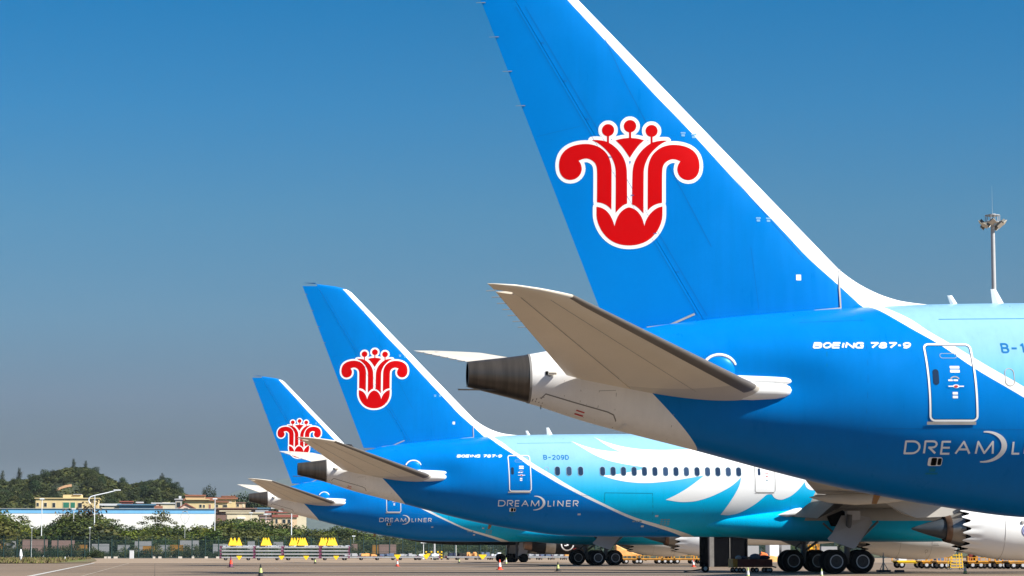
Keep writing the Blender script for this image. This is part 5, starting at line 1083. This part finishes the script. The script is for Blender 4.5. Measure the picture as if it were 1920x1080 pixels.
for i, (u, m) in enumerate(((848, 'navy'), (866, 'rubber'), (884, 'tan'), (908, 'denim'), (930, 'pole_white'), (1000, 'galv'), (1022, 'denim'), (1045, 'galv'), (1068, 'tan'))):
    dolly(u, 366, 0, f"{('low','flat','plain','second flat','short','farther','second farther','third farther','last')[i]} dolly seen beneath the farthest airliner's belly", "dollies under the farthest airliner", True, .5)
    mb = MB(); rb = random.Random(60+i)
    for q in range(6): x = rb.uniform(-.8, .4); mb.box(x, x+rb.uniform(.3, .6), -.8+rb.random(), .2+rb.random(), .57, .7+rb.uniform(.1, .45))
    tag(mb.build("covered_load", M[m], None, loc=(gx(u, 366), 366, 0)), "covered load on a dolly seen beneath the farthest airliner's belly", "load", "covered loads under the farthest airliner")
o = tag(put("yellow_drawbar", inv_me, None, (gx(905, 352), 352, .05)), "lowered yellow drawbar seen left of the black cargo jet's wheels", "drawbar"); o.scale = (1.5, 1, 1.2)
# striped barriers
def barrier(u0, u1, Y, vt, vb, label):
    t = empty("striped_barrier", (gx((u0+u1)/2, Y), Y, 0), 0, label, "barrier"); w = gx(u1, Y)-gx(u0, Y); z0, z1 = max(0, pix(u0, Y, vb).z), pix(u0, Y, vt).z
    for s in (-1, 1):
        n = 6
        for k in range(n): put("post_band", MB().box(s*w/2-.11, s*w/2+.11, -.1, .1, z0+(z1-z0)*k/n+.002, z0+(z1-z0)*(k+1)/n).mesh("post_band", M['yellow' if k % 2 else 'black_paint']), t)
    put("rail", MB().box(-w/2+.12, w/2-.12, -.06, .06, z0+(z1-z0)*.6, z0+(z1-z0)*.72).mesh("rail", M['yellow']), t)
barrier(799, 809, 385, 1033.5, 1049, "yellow and black striped barrier left of the thick grey pole"); barrier(821, 828, 372, 1033.5, 1050, "yellow and black striped barrier right of the thick grey pole")

# amber baggage dollies
def bag_dolly(u, Y, L, label, group, load=None, body='faded_amber', rail=False):
    t = empty("baggage_dolly", (gx(u, Y), Y, 0), 0, label, "dolly", group)
    MB().box(-L/2, L/2, -.75, .75, .48, .57).box(-L/2+.1, L/2-.1, -.7, -.64, .38, .476).box(-L/2+.1, L/2-.1, .64, .7, .38, .476).build("deck", M[body], t)
    mb = MB()
    for x in (-L/2+.04, L/2-.04): mb.box(x-.03, x+.03, -.72, -.66, .572, .92); mb.box(x-.03, x+.03, .66, .72, .572, .92); mb.box(x-.03, x+.03, -.655, .655, .85, .90)
    for x in (-L/4, 0, L/4): mb.box(x-.02, x+.02, -.73, -.69, .572, .79)
    mb.box(-L/2+.09, L/2-.09, -.73, -.69, .792, .83); mb.build("rail", M['amber'], t)
    MB().bar((L/2, 0, .5), (L/2+.7, 0, .32), .035).build("drawbar", M['rubber'], t)
    for x in (-L/2+.4, L/2-.4):
        for y in (-.6, .6): put("wheel", WH, t, (x, y, .2)).scale = (1.35, 1.35, 1.35)
    for w in [c for c in t.children if c.name.startswith("wheel")]: w.location.z = .27
    return t
GY = "amber baggage dollies under the airliners"
for i, (u, L, lab) in enumerate(((1182, 1.9, "amber baggage dolly under the tan tarpaulin, right of the farthest airliner's wheels"), (1216, 2.7, "long amber baggage dolly in the middle of the train under the farthest airliner's engine"), (1250, 1.4, "short amber baggage dolly behind the farthest airliner's serrated nozzle"), (1282, 2.4, "amber baggage dolly below the farthest airliner's white engine cowl, left of a cone"), (1317, 1.5, "last amber baggage dolly before the dark shelter"))):
    bag_dolly(u, 250, L, lab, GY)
mb = MB(); rr = []
for k in range(9):
    t = k/8; rr.append([((t-.5)*2.6, -.6, .70), ((t-.5)*2.6, -.62, .75+.95*(1-t)**1.3+.05*math.sin(k*2)), ((t-.5)*2.6, 0, .82+1.05*(1-t)**1.3), ((t-.5)*2.6, .6, .75+.9*(1-t)**1.3), ((t-.5)*2.6, .6, .70)])
single("tarpaulin", MB().loft(rr), M['tan'], (gx(1178, 250), 250, .1), "tan tarpaulin sloping over a load behind the farthest airliner's rear wheel", "tarpaulin", None, True)
for i, (u, Y, L, lab, bd) in enumerate(((1705, 186, 2.4, "bright yellow baggage dolly nearest the middle airliner's wheels", 'yellow'), (1738, 182, 1.3, "dark worn baggage dolly left of the yellow steps", 'amber'), (1765, 178, 1.2, "orange baggage dolly just left of the yellow steps", 'faded_amber'), (1818, 180, .8, "short amber baggage dolly behind the yellow steps", 'amber'), (1842, 180, 1.5, "amber baggage dolly right of the yellow steps below the white engine", 'amber'), (1873, 178, 1.1, "amber baggage dolly with a raised end below the white engine", 'amber'), (1903, 176, 1.5, "orange baggage dolly at the right edge of the photo", 'faded_amber'), (1935, 176, 1.5, "amber baggage dolly cut by the right edge of the photo", 'amber'))):
    bag_dolly(u, Y, L, lab, GY, None, bd)
for i, (u, m, lab) in enumerate(((1690, 'conewhite', "heap of pale green plastic sheet on the yellow dolly"), (1725, 'container', "grey crate resting on the dark dolly left of the yellow steps"), (1760, 'denim', "blue bag on the orange dolly left of the yellow steps"), (1821, 'red_cart', "small red box on the dolly behind the yellow steps"), (1828, 'denim', "blue drum beside the yellow steps"), (1885, 'denim', "blue drum on the dolly near the right edge"))):
    single("load_box", MB().box(-.3, .3, -.3, .3, 0, .34).box(-.22, .2, -.25, .2, .342, .5), M[m], (gx(u, 180), 180, .605), lab, "box")
# yellow maintenance steps
Y = 170; t = empty("maintenance_steps", (gx(1793, Y), Y, 0), R(-6), "yellow tubular maintenance steps standing below the middle airliner's engine nozzle", "steps"); w = .43; mb = MB()
for x in (-w, w): mb.bar((x, 0, .12), (x*.86, .0, 1.12), .028).bar((x, .9, .12), (x*.86, .9, 1.12), .028).bar((x, 0, .12), (x, .9, .12), .025).bar((x*.86, 0, 1.12), (x*.86, .9, 1.12), .025)
mb.build("frame", M['yellow'], t)
for k in range(5): MB().box(-w+.03, w-.03, -.02+.17*k, .14+.17*k, .16+.21*k, .19+.21*k).build("step", M['yellow'], t); MB().bar((-w+.02, -.03, .16+.21*k), (w-.02, -.03, .16+.21*k), .02).build("tread_bar", M['yellow'], t)
mb = MB()
for y in (.2, .9): mb.bar((-w*.86, y, 1.12), (-w*.86-.25, y, 1.55), .025).bar((-w*.86-.25, y, 1.55), (-w*.86-.12, y, 1.95), .025)
mb.bar((-w*.86-.25, .2, 1.55), (-w*.86-.25, .9, 1.55), .022).bar((-w*.86-.12, .2, 1.95), (-w*.86-.12, .9, 1.95), .022).bar((-w*.86-.25, .2, 1.52), (.05, .2, 1.30), .03); mb.build("handrail", M['yellow'], t)
MB().box(-w-.38, -w-.08, -.05, .2, .90, 1.18).build("side_box", M['yellow'], t); MB().bar((0, -.02, .16), (0, -.02, 1.08), .018).build("centre_bar", M['yellow'], t)
for x in (-w, w):
    for y in (0, .9): put("wheel", WH, t, (x, y, .07)).scale = (.35, .6, .35)
# cart loaded with bags
Y = 150; t = empty("tow_cart", (gx(1407, Y), Y, 0), 0, "dark red tow cart with a yellow end board, parked under the middle airliner", "cart")
MB().box(-.95, 1.22, -.6, .6, .32, .80).build("body", M['red_cart'], t); MB().box(-1.24, -.955, -.62, .62, .30, .82).build("end_board", M['amber'], t); MB().bar((1.2, 0, .4), (1.6, 0, .3), .04).build("drawbar", M['rubber'], t)
for x in (-1.0, -.55, .25, .95, 1.1):
    for y in (-.5, .5): put("wheel", WH, t, (x, y, .15)).scale = (.75, .8, .75)
def sack(name, x, sx, sy, sz, m, lab, rz=0): 
    o = MB().loft([[(sx*math.cos(2*math.pi*j/12)*w, sy*math.sin(2*math.pi*j/12)*w, sz*z) for j in range(12)] for z, w in ((0, .7), (.12, .95), (.45, 1.0), (.75, .8), (.93, .45), (1, .08))]).build(name, M[m], None, True, loc=(gx(1407, Y)+x, Y-.2, .802)); o.rotation_euler.z = rz; tag(o, lab, "bag")
sack("bag", -.80, .20, .25, .22, 'pole_grey', "small grey bag at the left end of the tow cart"); sack("bag", -.45, .22, .3, .20, 'navy', "navy bag second from left on the tow cart"); sack("bag", .25, .36, .3, .34, 'denim', "blue grey bag in the middle of the tow cart"); sack("bag", .78, .40, .3, .24, 'navy', "dark bag at the right end of the tow cart")
# tow bar with a wheel
Y = 150; t = empty("tow_bar", (gx(1322, Y), Y, 0), 0, "black tow bar with one wheel lying on the apron before the dark shelter", "tow bar")
MB().bar((0, 0, .23), (-.95, -.1, .09), .035).bar((-.95, -.1, .09), (-1.35, -.12, .04), .025).build("bar", M['rubber'], t); put("wheel", wheel_mesh(.235, .16, 20), t, (0, 0, .235))
# dark shelter
Y = 202; x0, x1 = gx(1327.5, Y), gx(1405, Y); wd = x1-x0; t = empty("dark_shelter", ((x0+x1)/2, Y, 0), R(9), "dark shelter with a pale corner post, open front and fringed roof edge", "shelter"); wd = wd*.97
M['shelter'] = mat("shelter_dark_panel", (.004, .004, .005), .95, spec=0.0, var=.2); M['canvas'] = mat("shelter_grey_canvas", (.13, .12, .11), .85, var=.3, scale=2)  # near black: the shelter's shade is put into its colour
for x in (-wd/2+.2, wd/2-.06): MB().box(x-(.2 if x < 0 else .06), x+(.19 if x < 0 else .06), 0, .35, 0, 2.75).build("corner_post", M['canvas' if x < 0 else 'shelter'], t)  # left post paler: the lit left edge is put into its colour
MB().box(-wd/2, wd/2, 2.2, 2.26, 0, 2.75).build("back_wall", M['shelter'], t); MB().box(-wd/2-.05, wd/2+.05, -.1, 2.3, 2.752, 2.86).build("roof", M['shelter'], t)
MB().box(wd/2-.05, wd/2, .36, 2.19, 0, 2.75).build("side_wall", M['shelter'], t); MB().box(-wd/2, -wd/2+.05, .36, 2.19, 0, 2.75).build("side_wall", M['shelter'], t)
for k in range(10): x = -wd/2+.45+k*(wd-.6)/10; MB().box(x, x+.16, -.03, 0, 2.45, 2.75).build("fringe_flap", M['canvas'], t)
MB().box(.1, .16, .05, .1, 0, 2.74).build("inner_post", M['canvas'], t); MB().box(-wd/2+.4, wd/2-.13, .12, .18, 0, 2.42).build("curtain", M['shelter'], t)  # black panel added as the unlit inside of the open front
# jack, chocks
Y = 152; t = empty("tripod_jack", (gx(1656, Y), Y, 0), 0, "grey tripod jack on a dark base behind the middle airliner's front wheel", "jack")
MB().box(-.38, .38, -.3, .3, 0, .13).build("base", M['navy'], t); mb = MB().bar((0, 0, .13), (0, 0, 1.0), .05, n=8)
for a in (0, 2.1, 4.2): mb.bar((.28*math.cos(a), .28*math.sin(a), .13), (0, 0, .62), .025)
mb.build("leg_frame", M['galv'], t); MB().bar((0, 0, 1.0), (0, 0, 1.2), .03).build("ram", M['rim'], t)
single("wheel_chock", MB().prism([(-.28, 0, 0), (.28, 0, 0), (.26, 0, .14), (-.26, 0, .14)], (0, .3, 0)), M['navy'], (gx(1687, 150), 150, 0), "dark blue wheel chock right of the tripod jack", "chock")
# things standing far behind, seen under the middle airliner's belly
for u, Y, w, h, m, lab in ((1412, 330, 1.6, 2.0, 'container', "pale van seen under the middle airliner, right of the dark shelter"), (1452, 335, 1.3, 2.2, 'conewhite', "narrow white truck box above the tan tarpaulin heap"), (1474, 335, 1.2, 2.1, 'container', "grey truck box left of the middle airliner's far wheels"), (1555, 330, 2.2, 1.9, 'container', "grey van seen above the middle airliner's wheels"), (1705, 335, 3.0, 1.9, 'container', "pale van beyond the yellow dolly at the right")):
    box_truck(u, Y, w, h, M[m], lab, grp="vans far behind the middle airliner", z0=.55)
def heap(u, Y, w, h, m, lab):
    rr = [[(x*w, y, z) for x, y, z in ((t-.5, -.5, 0), (t-.5, -.45, h*s*.8), (t-.5, 0, h*s), (t-.5, .45, h*s*.85), (t-.5, .5, 0))] for t, s in ((0, .1), (.1, .7), (.3, 1), (.6, .92), (.85, .8), (1, .1))]
    single("tarpaulin_heap", MB().loft(rr), M[m], (gx(u, Y), Y, .0), lab, "tarpaulin", None, True)
heap(1431, 300, 1.4, 1.2, 'orange', "orange tarpaulin heap behind the bags on the tow cart"); heap(1449, 296, 1.6, .75, 'tan', "tan tarpaulin heap right of the orange one, above the tow cart"); heap(1466, 300, 1.2, .95, 'tan', "second tan tarpaulin heap left of the middle airliner's far wheel"); heap(1530, 300, 2.4, 1.0, 'orange', "orange tarpaulin heap beneath the yellow scaffold seen above the wheels")
Y = 290; t = empty("scaffold_steps", (gx(1527, Y), Y, 0), 0, "yellow scaffold steps seen above the middle airliner's wheels", "steps"); mb = MB()
for x in (-.55, -.05, .55): mb.bar((x, 0, 0), (x, 0, 2.35), .05).bar((x, .8, 0), (x, .8, 2.35), .05)
for z in (.9, 1.5, 1.9, 2.3): mb.box(-.6, .1, -.03, .03, z, z+.07)
mb.bar((.1, 0, 2.35), (1.0, 0, .3), .05); mb.build("frame", M['amber'], t); MB().box(-.5, -.1, .05, .1, 1.0, 2.2).build("panel", M['yellow'], t)
for k in range(6): MB().box(.15+.13*k, .4+.13*k, .05, .75, 1.9-.3*k, 1.94-.3*k).build("step", M['amber'], t)

# traffic cones
def cone_obj(u, Y, kind, label, h=.72):
    t = empty("traffic_cone", (gx(u, Y), Y, .0), random.random(), label, "traffic cone", "traffic cones on the apron"); s = h/.72
    a, b = {'red': ('conered', 'conewhite'), 'lime': ('rubber', 'conegreen'), 'pale': ('conegreen', 'conewhite'), 'brown': ('purple', 'conered')}[kind]
    put("base", MB().box(-.19*s, .19*s, -.19*s, .19*s, 0, .04*s).mesh("base", M['rubber' if kind != 'red' else 'conered']), t)
    R_ = lambda z: (.15-.115*z/.68)
    put("body", MB().lathe([(z*s, R_(z)*s) for z in (.04, .22)], 'z', n=16).lathe([(z*s, R_(z)*s) for z in (.50, .72)], 'z', n=16).mesh("body", M[a]), t)
    put("reflective_sleeve", MB().lathe([(z*s, (R_(z)+.004)*s) for z in (.222, .498)], 'z', n=16).mesh("sleeve", M[b]), t)
for u, v, k, lab, h in ((433, 1062.5, 'brown', "dull red cone in front of the first dolly stack", .85), (489, 1079, 'lime', "black cone with lime sleeve at the bottom edge, left part", .62), (591, 1056, 'lime', "small black and lime cone in front of the third dolly stack", .6), (745, 1061, 'red', "orange cone with white sleeve before the low dolly row", .62), (861, 1055, 'lime', "tiny dark cone under the farthest airliner", .55),
                       (937, 1067.5, 'red', "red and white cone left of the black jet's wheels", .72), (949, 1056.5, 'pale', "pale lime cone in front of the black jet's wheels", .62), (1046, 1070.5, 'lime', "black based lime cone left of the farthest airliner's wheels", .62), (1300, 1062.5, 'red', "orange and white cone left of the dark shelter", .62), (1402, 1083, 'pale', "pale lime cone in front of the tow cart", .5), (1540, 1082, 'pale', "pale lime cone before the middle airliner's wheels", .42), (1809, 1076, 'pale', "lime and white cone at the foot of the yellow steps", .55)):
    cone_obj(u, max(110, 1.296*FPX*.99/(v-1032.6)), k, lab, h)

# ------------------------------------------------------------------ black cargo jet behind the farthest airliner
cj = empty("cargo_airplane", (gx(968, 283), 286.6, 0), R(.6), "black bellied cargo jet behind the farthest airliner, round white emblem on its engine", "airplane")
def cpart(name, mb, mats, smooth=True): return mb.build(name, mats, cj, smooth, sharp=50)
CT = pchip([(-22.5,5.6),(-20,5.75),(-12,5.95),(-5,6.0),(16,6.0),(19,5.8),(21.5,5.0),(23.3,3.9),(23.9,3.3)]); CB = pchip([(-22.5,5.0),(-19,4.2),(-14,3.0),(-9.5,2.15),(-6,1.97),(16,2.0),(19,2.1),(21.5,2.4),(23.3,2.8),(23.9,3.2)]); CW = pchip([(-22.5,.25),(-18,.9),(-12,1.6),(-6,1.88),(16,1.88),(19,1.75),(21.5,1.3),(23.3,.6),(23.9,.05)])
cx_ = [-22.5+.8*i for i in range(58)]+[23.9]; mb = MB(); n = 40
rings = [[(x, CW(x)*math.sin(2*math.pi*i/n), (CT(x)+CB(x))/2+(CT(x)-CB(x))/2*math.cos(2*math.pi*i/n)) for i in range(n)] for x in cx_]
mb.loft(rings); f_ = cpart("fuselage", mb, [M['white'], M['black_paint']])
for p in f_.data.polygons: p.material_index = 1 if p.center.z < 4.2+max(0, (-p.center.x-8)*.16) else 0
def cwing(x0, c0, x1, c1, l1, z0, z1, sgn, t=.11): return MB().loft([[(x-c*u, sgn*l, z+s*t*c*naca(u)) for u, s in [(0,1),(.05,1),(.2,1),(.4,1),(.7,1),(1,1),(.7,-1),(.4,-1),(.2,-1),(.05,-1)]] for x, c, l, z in ((x0, c0, 1.2, z0), (x1, c1, l1, z1))])
for s in (-1, 1):
    cpart("wing", cwing(7.5, 8.6, -3.0, 2.0, 19.0, 2.7, 4.3, s), M['grey_paint']); cpart("horizontal_stabilizer", cwing(-15.5, 4.6, -19.6, 1.8, 7.6, 4.9, 5.6, s), M['grey_paint'])
    e = MB().lathe([(1.2, .80), (2.0, 1.0), (3.6, 1.15), (5.8, 1.19), (6.9, 1.12), (7.3, 1.0), (7.2, .9), (5.5, .85)], o=(0, s*6.48, 2.08), n=36, caps=False).build("engine", M['black_paint'], cj, True)
    MB().lathe([(2.75, 1.08), (2.78, 1.105), (3.85, 1.175), (3.87, 1.15)], o=(0, s*6.48, 2.08), n=36, caps=False).build("polished_band", M['core'], e, True)
    MB().lathe([(1.3, .78), (.4, .62), (.38, .05)], o=(0, s*6.48, 2.08), n=28).build("exhaust_nozzle", M['core_dark'], e, True); MB().lathe([(5.5, .85), (5.52, .05)], o=(0, s*6.48, 2.08), n=28).build("fan", M['dark'], e, True)
    MB().prism([(1.6, s*6.48-.2, 2.9), (6.2, s*6.48-.2, 3.2), (5.2, s*6.48-.2, 3.5), (.4, s*6.48-.2, 3.4)], (0, .4, 0)).build("pylon", M['black_paint'], cj)
    if s < 0:
        cy = lambda x, z: -6.48-math.sqrt(max(.01, 1.17**2-(z-2.08)**2)); ox = 5.15
        em = put("engine_emblem", decal_mesh("engine_emblem", ring_polys(ell(ox, 2.08, .76, .76, 40), ell(ox, 2.08, .62, .62, 40)), cy, .03, M['white_print'], .15), e)
        tx = letter('S', ox-.36, 1.90, .34, .42, .11)+letter('F', ox+.06, 1.90, .30, .42, .11); put("emblem_letters", decal_mesh("emblem_letters", tx, cy, .03, M['white_print'], .15), em)
        put("emblem_dash", decal_mesh("emblem_dash", [rrect(ox+.66, ox+.82, 1.50, 1.58, .01, 2), rrect(ox+.9, ox+.98, 1.56, 1.64, .01, 2)], cy, .03, M['placard_red'], .15), em)
    g = MB().bar((0, s*3.66, .5), (.1, s*3.2, 2.6), .14, n=10).bar((-.72, s*3.66, .52), (.72, s*3.66, .52), .09).build("main_gear", M['strut'], cj, True)
    for x in (-.78, .78):
        for dl in (-.42, .42): MB().lathe([(-.17, .3), (-.18, .42), (-.1, .5), (.1, .5), (.18, .42), (.17, .3)], 'y', (x, s*3.66+dl, .5), 24, 0).build("wheel", M['tyre'], g, True)
    MB().prism([(.35, s*3.3, 2.25), (1.55, s*3.3, 2.35), (1.15, s*3.9, 1.0), (.1, s*3.95, .75)], (0, s*.05, 0)).build("gear_door", M['door_grey'], cj)
cpart("tail_fin", MB().loft([[(x-c*u, s*.11*c*naca(u), z) for u, s in [(0,1),(.05,1),(.2,1),(.4,1),(.7,1),(1,1),(.7,-1),(.4,-1),(.2,-1),(.05,-1)]] for x, c, z in ((-12.5, 7.0, 5.6), (-18.5, 2.9, 13.4))]), M['black_paint'])
g = MB().bar((18.3, 0, .4), (18.5, 0, 2.3), .09).build("nose_gear", M['strut'], cj, True)
for dl in (-.2, .2): MB().lathe([(-.1, .25), (-.11, .36), (.11, .36), (.1, .25)], 'y', (18.3, dl, .4), 20).build("wheel", M['tyre'], g, True)
